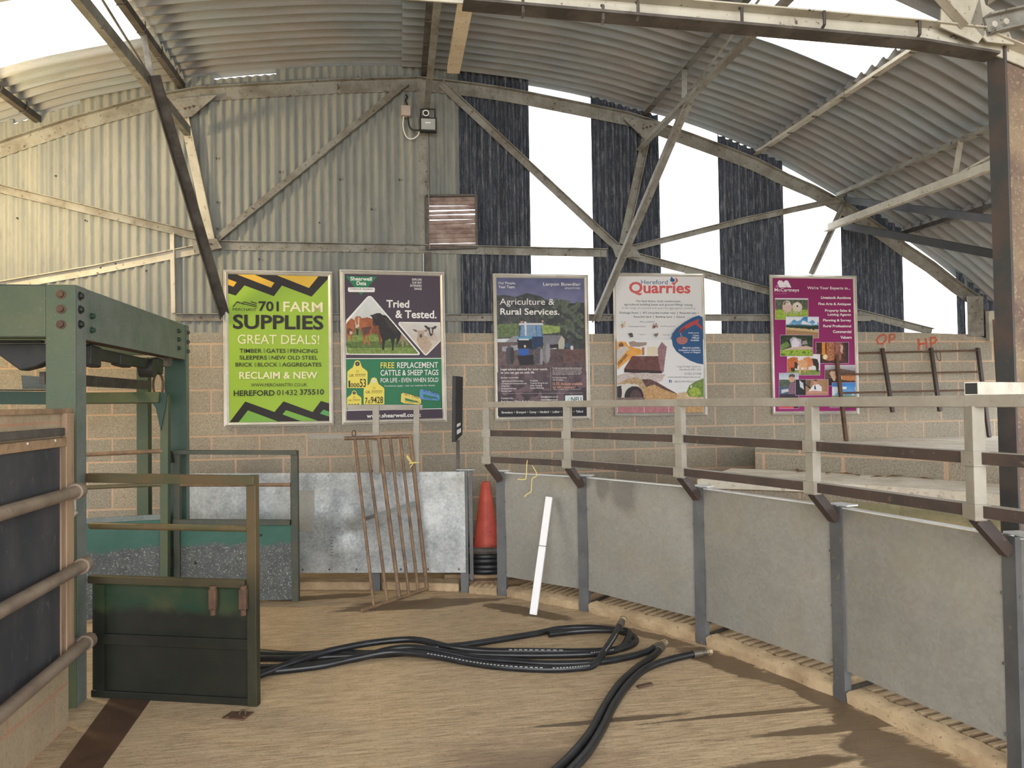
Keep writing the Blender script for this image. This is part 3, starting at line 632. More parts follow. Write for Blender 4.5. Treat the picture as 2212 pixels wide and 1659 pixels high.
# ------------------------------------------------------------------ back run of the ring
q0, q1, q2 = FL(1004, 1281), FL(812, 1277), FL(640, 1281); q3 = q2+Vector((-1.1, .12, 0)); q4 = q3+Vector((-.9, .1, 0))
def zat(py, Y): return AY(900, py, Y).z
ZS0, ZS1 = zat(1241, 6.42), zat(1021, 6.42)
for (p, lb, dx) in ((q0, 'dark grey post at the end of the shiny sheet by the cone gap', 0), (q1, 'short dark post showing under the shiny galvanised sheet', 0), (q3, 'dark post of the back run behind the far green gate', 0)):
    r = thing('ring_post', lb, 'post', p, 'ring posts'); m = MB(); p = p+Vector((0, .012, 0))
    m.prism([p+Vector((-.035, 0, 0)), p+Vector((.035, 0, 0)), p+Vector((.035, .05, 0)), p+Vector((-.035, .05, 0))], Z*(ZS1+.01)); obj('post', m, MT_POST, r, bevel=.002)
    if p.x > -.6:
        m = MB(); m.bar(p+Vector((.06, .05, .1)), p+Vector((.06, .05, ZS1+.02)), .03, .05, (0, 1, 0)); obj('stop_angle', m, MT_POST, r)
        m = MB(); m.prism([p+Vector((-.06, -.01, ZS1+.01)), p+Vector((.10, -.01, ZS1+.01)), p+Vector((.10, .08, ZS1+.01)), p+Vector((-.06, .08, ZS1+.01))], Z*.007); obj('cap_plate', m, MT_GALV, r)
def backsheet(a, b, label, mat, dents=()):
    n, k = 48, 30; vs = []; fs = []; u = b-a
    for i in range(n+1):
        for j in range(k+1):
            t, h = i/n, j/k; p = a.lerp(b, t)+Z*(ZS0+(ZS1-ZS0)*h); y = .006*math.sin(7*t)*math.sin(4*h)
            for (ct, ch, r, dp) in dents: y += dp*math.exp(-(((t-ct)*u.length/r)**2+((h-ch)*.9/r)**2))
            vs.append(p+Vector((0, y-.004, 0)))
    for i in range(n):
        for j in range(k): z = i*(k+1)+j; fs.append((z, z+k+1, z+k+2, z+1))
    m = MB(); m.add(vs, fs); r = thing('ring_sheet', label, 'panel', a.lerp(b, .5), 'ring sheets'); obj('sheet', m, mat, r, smooth=True)
    m = MB()
    for t in (.04, .2, .36, .62, .78, .96):
        p = a.lerp(b, t); m.bolt(p+Z*(ZS0+.03)+Vector((0, -.006, 0)), (0, -1, 0), .010, .005); m.bolt(p+Z*(ZS1-.03)+Vector((0, -.006, 0)), (0, -1, 0), .007, .004)
    obj('rivet', m, MT_POST, r)
    m = MB(); m.bar(a+Z*(ZS1-.03)+Vector((0, -.008, 0)), b+Z*(ZS1-.03)+Vector((0, -.008, 0)), .055, .004, (0, 1, 0)); obj('top_strip', m, MT_GALV, r)
    return r
bs = backsheet(q2, q0+Vector((.012, 0, 0)), 'bright galvanised dented sheet behind the leaning rusty gate', MT_GALV, [(.24, .5, .16, -.03), (.33, .42, .1, .022), (.2, .25, .12, -.02), (.5, .35, .2, .015), (.12, .12, .1, -.012)])
m = MB(); a = q2+Vector((.03, -.016, 0)); m.prism([a+Z*(ZS0+.36), a+Vector((.14, 0, ZS0+.36)), a+Vector((.14, 0, ZS0+.72)), a+Z*(ZS0+.72)], (0, .003, 0)); obj('patch_plate', m, MT_RINGSHEET, bs)
def stamped(txt, px, py, w, parent):
    m = MB()
    for k in range(7):
        p = AY(px+k%2, py+k*6.5, 6.40); m.bar(p, p+Vector((.022, 0, -.006)), .002, .008, (0, 0, 1))
    return obj('stamped_mark', m, MT_POST, parent)
stamped('', 713, 1160, 0, bs)
backsheet(q3, q2+Vector((-.05, .02, 0)), 'blue grey sheet of the ring wall behind the far green gate', MT_GALV)
for a, b, lb in ((q0+Vector((.0, 0, 0)), q1, 'low kerb under the shiny sheet beside the leaning gate'), (q1, q3, 'low dirty kerb under the shiny sheet towards the crate')):
    u = (a-b).normalized(); m = MB(); m.prism([b+Vector((.05, .02, 0)), a+Vector((-.05, .02, 0)), a+Vector((-.05, .2, 0)), b+Vector((.05, .2, 0))], Z*.075); tag(obj('kerb', m, MT_KERB, bevel=.015), lb, 'kerb', 'ring kerbs', kind='structure')
tf = thing('timber_railing', 'cream painted timber rail frame standing on the shiny back sheet', 'railing', AY(855, 1020, 6.5))
y = 6.47
for pts, w, nm in (([(812, 876), (813, 1022)], .055, 'upright'), ([(900, 876), (899, 1022)], .05, 'upright'), ([(750, 880), (912, 880)], .045, 'top_rail'), ([(662, 943), (897, 941)], .04, 'middle_rail')):
    m = MB(); A, B = AY(*pts[0], y), AY(*pts[1], y); dy = Vector((0, .02 if nm != 'upright' else 0, 0)); m.bar(A+dy, B+dy, w, .025, (0, 1, 0)); obj(nm, m, MT_CREAM, tf)
sg = thing('pole_sign', 'narrow black board with white letters turned edge on above a thin pole', 'sign', AY(990, 1020, 6.5))
m = MB(); m.bar(AY(989, 1022, 6.52), AY(989, 950, 6.52), .03, .03, (0, 1, 0)); obj('pole', m, MT_DARKSTEEL, sg)
# board seen almost edge on: its face points to the right of the camera
cA, cB = AY(983.5, 955, 6.36), AY(984.5, 812, 6.36); ln = Vector((.10, .34, 0)).normalized()
top = Vector((.033, .50, 0)); wv = AY(1001, 880, 6.66)-AY(985.5, 880, 6.36); wv.z = 0
m = MB(); th = Vector((-.03, .003, 0)); m.prism([cA, cA+wv+Z*.05, cB+wv+Z*.0, cB], th); bd = obj('board', m, MT_BLACK, sg)
m = MB()
h = (cB-cA).z
for f0, f1, a, b in ((.10, .17, .2, .75), (.21, .26, .2, .7), (.33, .335, .15, .8), (.38, .43, .25, .75), (.45, .49, .45, .6), (.52, .57, .2, .7), (.65, .655, .15, .8), (.73, .79, .25, .8), (.84, .88, .35, .7)):
    e = Vector((.003, -.001, 0)); m.prism([cA+wv*a+Z*(h*f0+.025*a)+e, cA+wv*b+Z*(h*f0+.025*b)+e, cA+wv*b+Z*(h*f1+.02*b)+e, cA+wv*a+Z*(h*f1+.02*a)+e], Vector((-.001, 0, 0)))
obj('lettering', m, MT_WHITE, bd)

# ------------------------------------------------------------------ things in the gap and leaning against the ring
cn = FL(1050, 1246); cn = Vector((AY(1049, 1040, 7.0).x, 7.02, 0))
for k, (r0, zz, rr) in enumerate(((.30, .12, .030), (.31, .165, .028), (.295, .21, .028), (.305, .255, .026), (.30, .30, .032))):
    if k == 0: hc = thing('hose_coil', 'coil of black hose stacked in the gap below the red cone', 'hose', cn)
    m = MB(); m.ring(cn+Vector((.01*math.sin(k*2), .01*math.cos(k*2), zz)), r0, rr, (1, 0, 0), (.0, 1, .03*math.sin(k*3))); obj('loop', m, MT_HOSE if k < 4 else MT_DARKSTEEL, hc, smooth=True)
for k, (dy, zz, L) in enumerate(((-.28, .0, .8), (-.08, .0, .85), (-.2, .045, .8), (.05, .045, .7))):
    a = cn+Vector((-.38, dy, zz+.025)); m = MB(); m.bar(a, a+Vector((L, .03*(-1)**k, 0)), .13, .042); tag(obj('timber_plank', m, MT_TIMBERH, bevel=.005), ('lower front', 'lower rear', 'upper front', 'upper rear')[k]+' scrap plank under the black hose coil', 'plank', 'scrap planks in the gap')
co = thing('traffic_cone', 'faded red traffic cone standing inside the hose coil', 'cone', cn+Z*.09)
zt = AY(1049, 1041, 7.0).z; b = .1
m = MB(); m.lathe(cn+Z*b, [(.0, .012), (.155, .02), (.135, .10), (.13, .16), (.045, zt-b-.03), (.038, zt-b), (.028, zt-b), (.028, zt-b-.05), (0, zt-b-.06)]); obj('cone', m, MT_CONE, co, smooth=True)
m = MB(); m.prism([cn+Vector((x*.19, y2*.19, b-.01)) for x, y2 in ((-1, -.7), (-.7, -1), (.7, -1), (1, -.7), (1, .7), (.7, 1), (-.7, 1), (-1, .7))], Z*.03); obj('base', m, MT_CONE, co)
# tubular gate leaning on the timber rail
lg = thing('leaning_gate', 'small rusty tubular gate leaning on the timber rail', 'gate', FL(790, 1319))
tA, tB = AY(744, 947, 6.36), AY(890, 942, 6.40); bA, bB = FL(781, 1319, .02), AY(924, 1271, 6.33)
m = MB(); m.tube([tA, tB], .016, 10); obj('top_bar', m, MT_RUSTPIPE, lg, smooth=True)
m = MB(); m.tube([bA, bB], .017, 10); obj('bottom_bar', m, MT_RUSTPIPE, lg, smooth=True)
tx = [(766, 947), (791, 946), (818, 945), (842, 944), (864, 943), (886, 942)]; bxs = [(806, 1304), (834, 1294), (860, 1286), (881, 1279), (902, 1276), (922, 1268)]
tt = [(x-744)/(890-744) for x, _ in tx]; bt = [(x-781)/(924-781) for x, _ in bxs]
for k in range(6):
    m = MB(); m.tube([tA.lerp(tB, tt[k]), bA.lerp(bB, bt[k])], .017 if k in (2, 5) else .013, 8); obj('bar', m, MT_RUSTPIPE, lg, smooth=True)
    if k < 5:
        m = MB(); f = .5-.012*k; A = tA.lerp(tB, tt[k]).lerp(bA.lerp(bB, bt[k]), f); f2 = .5-.012*(k+1); B = tA.lerp(tB, tt[k+1]).lerp(bA.lerp(bB, bt[k+1]), f2); m.bar(A, B, .008, .03); obj('cross_bar', m, MT_GREENL if k else MT_DARKSTEEL, lg)
for p in (tA.lerp(tB, .14)+Z*.04, bA.lerp(bB, .16)-Z*.02):
    m = MB(); m.ring(p, .022, .005, (1, 0, 0), Z, 16, 6, .7, 1.2); obj('eye_ring', m, MT_RUST, lg, smooth=True)
def twine(label, paths, Y):
    r = thing('baler_twine', label, 'twine', AY(*paths[0][0], Y))
    for pth in paths:
        m = MB(); m.tube(spline([AY(x, y2, Y-.01*(i % 2)) for i, (x, y2) in enumerate(pth)], 6), .0042, 6); obj('strand', m, MT_TWINE, r, smooth=True)
twine('pale yellow twine knotted on the leaning rusty gate', [[(878, 985), (884, 995), (889, 1000), (898, 998)], [(880, 984), (886, 993), (891, 1002), (886, 1010)], [(884, 1001), (896, 1000), (906, 999)]], 6.33)
twine('pale yellow twine ends hanging from the lower brown ring rail', [[(1140, 991), (1138, 1003), (1136, 1032), (1130, 1036), (1118, 1035)], [(1150, 1006), (1158, 1020), (1159, 1028), (1150, 1034), (1148, 1050), (1147, 1062), (1138, 1068), (1133, 1073)]], RPx[0].lerp(RPx[1], .45).y-.04)
st = thing('white_stick', 'white plastic trunking length leaning on the ring sheet', 'stick', FL(1152, 1328))
sa, sb = FL(1152, 1328, .005), SV(1190, 1072, PB[0], PB[1]); sb += inward(PB[0])*.05
m = MB(); m.bar(sa, sa.lerp(sb, .57), .058, .03, inward(PB[0])); obj('trunking', m, MT_WHITE, st, bevel=.004)
m = MB(); m.bar(sa.lerp(sb, .575), sb, .056, .03, inward(PB[0])); obj('trunking', m, MT_WHITE, st, bevel=.004)
# ------------------------------------------------------------------ concrete tiers for spectators
Z1, Z2 = 1.17, .975
A1 = [FL(1632, 1013, Z2), FL(1740, 1018, Z2), FL(2008, 1034, Z2), FL(2171, 1046, Z2), FL(2300, 1058, Z2)]
A2 = [FL(1512, 1034, Z2), FL(1640, 1037, Z2), FL(1808, 1043, Z2), FL(1943, 1050, Z2), FL(2090, 1061, Z2), FL(2171, 1068, Z2), FL(2300, 1080, Z2)]
def onwall(px): p = PW(S(px, 800), 0, .015); return p
def tier(front, z0, z1, back, name, label, mat):
    poly = [Vector((p.x, p.y, z0)) for p in front]+[Vector((p.x, p.y, z0)) for p in back]; m = MB(); m.prism(poly, Z*(z1-z0)); o = obj(name, m, MB_BLOCK, bevel=0); o.data.materials.append(mat)
    for f in o.data.polygons:
        if f.normal.z > .7: f.material_index = 1
    tag(o, label, 'step', kind='structure'); return o
tier(A1, 0, Z1, [onwall(2330), onwall(1655)], 'floor_tier', 'upper concrete spectator step against the block wall', MT_TIER)
t2 = tier(A2, 0, Z2, [p+Vector((-.006, -.006, 0)) for p in A1[::-1]]+[Vector((A1[0].x-.2, A1[0].y+.1, 0))], 'floor_tier', 'lower concrete spectator step with mossy face behind the ring railing', MT_TIER)
mo = NT('mossy_slab'); pz = mo.pos(); sz = mo.n('ShaderNodeSeparateXYZ'); mo.l(pz, sz.inputs[0])
hz = mo.math('ADD', sz.outputs[2], mo.math('MULTIPLY', mo.math('SUBTRACT', mo.noise(pz, 5, 6, .7), .5), .18))
mc = mo.ramp(hz, [(.70, lin((176, 160, 124))), (.80, lin((138, 134, 104))), (.87, lin((170, 156, 128))), (.95, lin((182, 168, 142)))])
mo.base(mo.mix(mo.ramp(mo.noise(pz, 40, 6, .75), [(.52, 0.0), (.68, .55)]), mc, lin((120, 106, 82)))); mo.rough(.95); mo.bump(mo.noise(pz, 45, 5), .5, .01)
m = MB(); k = len(A2)
m.prism([Vector((p.x-.012, p.y-.012, .02)) for p in A2]+[Vector((p.x+.012, p.y+.012, .02)) for p in A2[::-1]], Z*(Z2-.16))
tag(obj('floor_facing', m, mo.m), 'mossy rough base course below the lower step', 'step', kind='structure')
m = MB(); m.prism([Vector((p.x-.03, p.y-.03, Z2-.075)) for p in A2]+[Vector((p.x+.01, p.y+.01, Z2-.075)) for p in A2[::-1]], Z*.074)
tag(obj('floor_nosing', m, MT_TIER), 'worn concrete nosing of the lower step', 'step', kind='structure')
# ribbed steel rack leaning on the wall, feet on the upper step
rk = thing('steel_rack', 'brown welded bar rack leaning on the block wall under the red letters', 'rack', FL(1980, 950, Z1))
feet = [(1828, 953), (1928, 890), (2030, 888), (2137, 944)]; heads = [(1806, 764), (1906, 753), (2011, 752), (2112, 752)]
Hd = [W(x, y, .03) for x, y in heads]; F0, F3 = FL(*feet[0], Z1), FL(*feet[3], Z1)
def rp_(px, py):
    n = (Hd[3]-Hd[0]).cross(F0-Hd[0]).normalized(); return hit(px, py, Hd[0], n)
for k in range(4):
    m = MB(); B = F0 if k == 0 else rp_(*feet[k]); m.bar(Hd[k], B, .034, .034, N); obj('upright', m, MT_RAILBROWN if k else MT_RUST, rk)
for a, b in (((1803, 764), (2114, 757)), ((1806, 809), (2118, 803)), ((1812, 849), (2122, 842)), ((1815, 880), (2128, 872))):
    m = MB(); m.tube([rp_(*a), rp_(*b)], .010, 8); obj('bar', m, MT_RUST, rk, smooth=True)
m = MB(); m.tube(spline([rp_(2021, 758), rp_(2026, 776), rp_(2032, 778), rp_(2031, 760)], 6), .004, 6); obj('wire_hook', m, MT_RUST, rk)
lf = [(1732, 1018), (1722, 1015), (1830, 1023), (1853, 1026), (1895, 1029), (1930, 1028), (1750, 1020), (1998, 1033), (1788, 1021)]
for k, (x, y2) in enumerate(lf):
    p = FL(x, y2+2, Z2+.005); a = k*1.3; ax = Vector((math.cos(a), math.sin(a), 0)); bx2 = Vector((-math.sin(a), math.cos(a), .2)); L = .045+.02*(k % 3)
    m = MB(); m.add([p-ax*L, p+bx2*.018+Z*.012, p+ax*L+Z*.01, p-bx2*.018+Z*.02, p-ax*L-Z*.003, p+bx2*.018+Z*.009, p+ax*L+Z*.007, p-bx2*.018+Z*.017], [(0, 1, 2, 3), (7, 6, 5, 4), (0, 4, 5, 1), (1, 5, 6, 2), (2, 6, 7, 3), (3, 7, 4, 0)])
    tag(obj('dry_leaf', m, MT_LEAF), 'curled brown dead leaf lying along the foot of the upper step', 'leaf', 'dead leaves on the lower step')
# ------------------------------------------------------------------ hoses on the ring floor
def ZX(zx, zy, z=.0): return FL(540+zx/2.1686, 1330+zy/2.1686, .0)+Z*z
HR = .0215
def hose(label, pts, hts, ends=(), marks=()):
    P = [ZX(*p) for p in pts]; h = hts if hts else [0]*len(P)
    P = [p+Z*(HR+a*HR*2) for p, a in zip(P, h)]; c = spline(P, 9); r = thing('water_hose', label, 'hose', Vector((P[-1].x, P[-1].y, 0)), 'hoses on the ring floor')
    m = MB(); m.tube(c, HR, 12); obj('tube', m, MT_HOSE, r, smooth=True)
    for e in ends:
        p, q = (c[0], c[2]) if e == 0 else (c[-1], c[-3]); d = (p-q).normalized(); m = MB()
        m.tube([p-d*.07, p-d*.005, p+d*.0, p+d*.03], [HR+.004, HR+.004, HR-.002, HR-.002], 12); f = obj('ferrule', m, M('ferrule_%d' % len(bpy.data.materials), (120, 112, 100), r=.4, metal=.7), r, smooth=True)
        m = MB(); m.tube([p+d*.03, p+d*.04, p+d*.04, p+d*.065], [HR-.002, HR-.002, HR+.005, HR+.005], 8); obj('coupling', m, MT_BRASS, f)
    for a, b in marks:
        m = MB(); ca = int(a*(len(c)-1)); cb = int(b*(len(c)-1)); seg = c[ca:cb+1]; vs = []; fs = []
        for p, pn in zip(seg, seg[1:]):
            t = (pn-p).normalized(); sd = Vector((t.y, -t.x, 0)).normalized()
            if sd.y > 0: sd = -sd
            dr = (sd*.75+Z*.66).normalized(); wv2 = (dr.cross(t)).normalized()*.003; f0 = p+dr*(HR+.0008); f1 = p.lerp(pn, .62)+dr*(HR+.0008); b0 = len(vs)
            vs += [f0-wv2, f1-wv2, f1+wv2, f0+wv2]; fs.append((b0, b0+1, b0+2, b0+3))
        m.add(vs, fs); obj('printed_line', m, MT_HOSEPRINT, r)
    return r
hose('black hose making the wide flat loop near the white stick', [(-160, 168), (30, 186), (220, 198), (420, 188), (560, 192), (700, 190), (880, 172), (1000, 156), (1200, 122), (1350, 96), (1460, 75), (1600, 70), (1730, 84), (1795, 112), (1805, 140), (1755, 165), (1680, 178), (1540, 184), (1300, 182), (1100, 180), (940, 178), (800, 158), (700, 156), (560, 172), (450, 192), (340, 215), (200, 255), (30, 300), (-100, 340)],
     [0, 0, 0, 0, 0, .3, .3, .1, 0, 0, 0, 0, 0, 0, 0, 0, 0, 0, 0, 0, .5, .9, .9, .9, .9, .8, .6, 0, 0], (), [(.62, .66)])
hose('black hose with a brass end lying inside the flat loop', [(-160, 200), (30, 212), (250, 214), (450, 205), (620, 198), (800, 184), (960, 192), (1150, 200), (1350, 202), (1550, 198), (1660, 188), (1740, 168), (1775, 140), (1765, 116), (1700, 100), (1600, 92), (1500, 93), (1400, 105)],
     [0, 0, 0, 0, 0, 0, 0, 0, 0, 0, 0, .1, 1, 1, .6, .3, .1, .1], (), [(.55, .62)])
hose('black hose with white print whose coupling rests on the loop', [(-160, 330), (30, 288), (200, 268), (340, 250), (480, 225), (640, 204), (760, 206), (900, 220), (1050, 240), (1200, 258), (1400, 268), (1530, 262), (1610, 248), (1660, 215), (1700, 172), (1742, 112)],
     [0, 0, 0, 0, .2, .5, .5, .3, 0, 0, 0, 0, 0, 1.0, 1.6, 2.2], (1,), [(.44, .66), (.68, .78), (.86, .95)])
hose('black hose ending beside the ring wall in a grey coupling', [(-160, 240), (30, 258), (180, 255), (350, 240), (500, 216), (640, 196), (760, 190), (900, 204), (1050, 216), (1200, 228), (1400, 242), (1600, 236), (1740, 216), (1850, 188), (1920, 158)],
     [0, 0, 0, 0, 0, .6, .8, .6, 0, 0, 0, 0, 0, 0, .1], (1,))
hose('black hose curving from the paired coupling to the picture foot', [(1928, 162), (1895, 200), (1800, 272), (1722, 350), (1655, 455), (1600, 560), (1530, 650), (1465, 718), (1380, 790), (1250, 870)], None, (0,))
hose('black hose from the coupling nearest the kerb to the picture foot', [(2118, 190), (2060, 200), (1950, 227), (1850, 268), (1772, 340), (1704, 440), (1650, 550), (1590, 650), (1532, 718), (1450, 800), (1330, 880)], None, (0,))
p = ZX(1815, 340); m = MB(); m.bar(p+Z*.008, p+Vector((.09, .035, .012)), .03, .012); tag(obj('bark_scrap', m, MT_RUST, bevel=.003), 'dark scrap of bark on the floor beside the hoses', 'scrap')
# ------------------------------------------------------------------ green weighing crate: outer frame
FP = FL(165, 1530)                                                  # front post, outer corner
cg = thing('cattle_crate', 'tall green bolted steel cattle weighing crate frame', 'crate', FP)
def up_to(P, py, px): d = ray(px, py); k = P.y/d.y; return (EYE+d*k).z
ZTOP = up_to(FP, 615, 165); ZB = up_to(FP, 729, 187)
BW_ = .155; BD = .14; t_ = .012
def lpost(P, z0, z1, nm, mats, w=BW_, d=BD):
    m = MB(); m.prism([P-E*w, P, P+G*t_, P-E*w+G*t_], Z*(z1-z0)); m.v = [v+Z*z0 for v in m.v]; a = obj(nm, m, mats[0], cg, bevel=.003)
    m = MB(); m.prism([P+G*t_, P+G*d, P+G*d-E*t_, P+G*t_-E*t_], Z*(z1-z0)); m.v = [v+Z*z0 for v in m.v]; obj('side_flange', m, mats[1], a, bevel=.002); return a
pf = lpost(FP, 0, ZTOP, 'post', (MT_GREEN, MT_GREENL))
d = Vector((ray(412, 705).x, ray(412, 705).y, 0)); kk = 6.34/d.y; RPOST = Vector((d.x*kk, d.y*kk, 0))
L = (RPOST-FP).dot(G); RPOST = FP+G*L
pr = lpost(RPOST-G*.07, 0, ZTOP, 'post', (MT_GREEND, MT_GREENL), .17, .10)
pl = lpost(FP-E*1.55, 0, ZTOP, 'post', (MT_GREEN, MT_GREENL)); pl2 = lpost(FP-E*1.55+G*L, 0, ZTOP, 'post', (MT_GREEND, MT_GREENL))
def box(P, a, b, c, nm, mat, parent, bevel=.003):
    m = MB(); m.prism([P, P+a, P+a+b, P+b], c); return obj(nm, m, mat, parent, bevel=bevel)
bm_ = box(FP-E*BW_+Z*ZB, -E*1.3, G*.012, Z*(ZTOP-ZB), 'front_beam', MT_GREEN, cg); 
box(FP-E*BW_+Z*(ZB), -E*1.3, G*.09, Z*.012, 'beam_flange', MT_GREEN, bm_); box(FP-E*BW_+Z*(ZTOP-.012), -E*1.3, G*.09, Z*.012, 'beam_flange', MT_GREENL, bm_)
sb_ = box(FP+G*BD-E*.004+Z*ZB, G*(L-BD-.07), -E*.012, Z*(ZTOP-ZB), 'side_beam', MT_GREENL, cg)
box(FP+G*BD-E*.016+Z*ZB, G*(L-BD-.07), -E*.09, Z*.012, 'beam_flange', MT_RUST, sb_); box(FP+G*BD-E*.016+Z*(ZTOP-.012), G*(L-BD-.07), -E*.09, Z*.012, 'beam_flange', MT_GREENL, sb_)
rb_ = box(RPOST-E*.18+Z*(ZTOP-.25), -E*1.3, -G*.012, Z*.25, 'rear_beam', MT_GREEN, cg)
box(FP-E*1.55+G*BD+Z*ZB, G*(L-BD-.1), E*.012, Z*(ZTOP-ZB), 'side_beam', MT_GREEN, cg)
def bolts(pts, ax, parent, r=.017, mat=MT_RUST):
    for p in pts:
        m = MB(); m.bolt(p, ax, r, .018); m.tube([p-ax*.001, p+ax*.004], r*1.5, 12); obj('bolt', m, mat, parent)
bolts([FP-E*.075+Z*(ZTOP-dz) for dz in (.055, .137, .222)], N, pf)
bolts([FP+G*.055+Z*(ZTOP-dz) for dz in (.055, .132, .215)], E, pf, .017, MT_BLACK)
bolts([FP+G*g+E*.0+Z*(ZTOP-dz) for g, dz in ((.22, .15), (.22, .232), (L-.27, .07), (L-.27, .14), (L-.27, .21))], E, sb_, .013, MT_GREEND)
bolts([RPOST-G*.02+Z*(ZTOP-dz) for dz in (.06, .14, .22)], E, pr, .013, MT_DARKSTEEL)
# weighing levers under the side beam, hanging chain
lvb = MB(); lvb.bar(FP+G*.35-E*.09+Z*(ZB-.055), FP+G*(L-.45)-E*.09+Z*(ZB-.075), .05, .07); lever = obj('lever', lvb, MT_BLACK, cg, bevel=.004)
for g, w, h in ((.36, .16, .13), (.85, .2, .08), (L-.62, .14, .12)):
    m = MB(); m.bar(FP+G*g-E*.09+Z*(ZB-.07), FP+G*(g+w)-E*.09+Z*(ZB-.08), .07, h); obj('bracket', m, MT_BLACK, lever, bevel=.012)
m = MB(); c = FP+G*(L-.75)-E*.09+Z*(ZB-.10); m.tube([c-E*.05, c+E*.05], .07, 20); obj('pulley', m, MT_BLACK, lever, smooth=True)
m = MB(); m.bar(FP+G*.3-E*.3+Z*(ZB-.02), FP+G*.3-E*1.3+Z*(ZB-.02), .05, .06); fl_ = obj('lever', m, MT_BLACK, cg)
m = MB(); c = FP-E*.30+G*.25+Z*(ZB-.04); m.prism([c-Z*.11-E*.02, c-Z*.13-E*.1, c-E*.30+Z*.03, c+E*.1+Z*.03, c+E*.1-Z*.05], G*.1); obj('bracket', m, MT_BLACK, fl_, bevel=.01)
# inner cage hung from the chain
YC = 5.98
ci = thing('weigh_cage', 'inner green cage with rails and half sheet hung by chain in the crate', 'cage', AY(357, 1310, YC))
A = AY(357, 877, YC); Zb = AY(357, 1312, YC).z
hk = AY(342, 800, YC); m = MB(); m.prism([AY(336, 770, YC), AY(364, 770, YC), AY(361, 792, YC), AY(338, 792, YC)], (0, .08, 0)); obj('hanger_block', m, MT_DARKSTEEL, lever, bevel=.006)
ch = []
m = MB(); m.ring(AY(341.5, 792, YC), .028, .0075, (1, .6, 0), Z, 20, 8, .7, 1.3); ch.append(m); m = MB(); m.ring(AY(341.5, 832, YC), .045, .0105, (1, .1, 0), Z, 24, 8, .85, 2.15); ch.append(m)
cn_ = thing('chain', 'short dark rusty chain hanging from the crate lever', 'chain', AY(341.5, 792, YC))
for m in ch: obj('link', m, MT_RUST, cn_, smooth=True)
m = MB(); m.prism([AY(346, 866, YC), AY(361, 852, YC), AY(363, 868, YC), AY(362, 1312, YC), AY(344, 1312, YC)], (0, .05, 0)); cp = obj('cage_post', m, MT_GREEN, ci, bevel=.003)
m = MB(); m.prism([AY(329, 848, YC-.01), AY(360, 848, YC-.01), AY(360, 866, YC-.01), AY(347, 930, YC-.01), AY(336, 880, YC-.01), AY(326, 868, YC-.01)], (0, .012, 0)); obj('gusset', m, MT_GREEND, ci)
b0 = AY(357, 975, YC); b1 = AY(120, 986, YC-.35)
for pa, pb, r, mt in (((354, 974), (120, 985), .017, MT_RUSTPIPE), ((354, 1046), (120, 1056), .017, MT_GATEBROWN)):
    m = MB(); m.tube([AY(*pa, YC+.02), AY(*pb, YC-.30)], r, 10); obj('rail', m, mt, ci, smooth=True)
m = MB(); m.prism([AY(354, 1113, YC+.03), AY(110, 1126, YC-.30), AY(110, 1352, YC-.30), AY(354, 1314, YC+.03)], (0, .008, 0)); obj('half_sheet', m, MT_CAGESHEET, ci)
m = MB(); m.bar(AY(354, 1116, YC+.02), AY(110, 1129, YC-.31), .02, .04); obj('sheet_rail', m, MT_GREENL, ci)
m = MB(); m.bar(AY(120, 861, YC), AY(346, 859, YC), .05, .085, (0, .2, 1)); obj('top_bar', m, MT_GREEN, ci)
m = MB(); m.bar(AY(-260, 858, 5.2), AY(112, 860, 5.2), .06, .09); obj('top_bar', m, MT_GREEND, ci); m = MB(); m.bar(AY(-260, 842, 5.2), AY(112, 843, 5.2), .09, .008); obj('top_plate', m, MT_BLACK, ci)
m = MB(); m.prism([AY(45, 810, 5.3), AY(112, 815, 5.3), AY(112, 840, 5.3), AY(48, 840, 5.3)], (0, .05, 0)); obj('spacer', m, MT_GREENL, ci, bevel=.003)
# the left-hand side rail runs back level with the rear frame
m = MB(); A = AY(318, 832, 6.35); m.bar(A, A-G*1.9, .03, .075); obj('side_rail', m, MT_DARKSTEEL, ci)
PBk = AY(307, 1200, 6.6); m = MB(); m.prism([Vector((AY(295, 1000, 6.55).x, 6.55, 0)), Vector((AY(320, 1000, 6.55).x, 6.55, 0)), Vector((AY(320, 1000, 6.55).x, 6.62, 0)), Vector((AY(295, 1000, 6.55).x, 6.62, 0))], Z*(ZTOP-.25)); obj('rear_post', m, MT_GREEN, cg, bevel=.003)

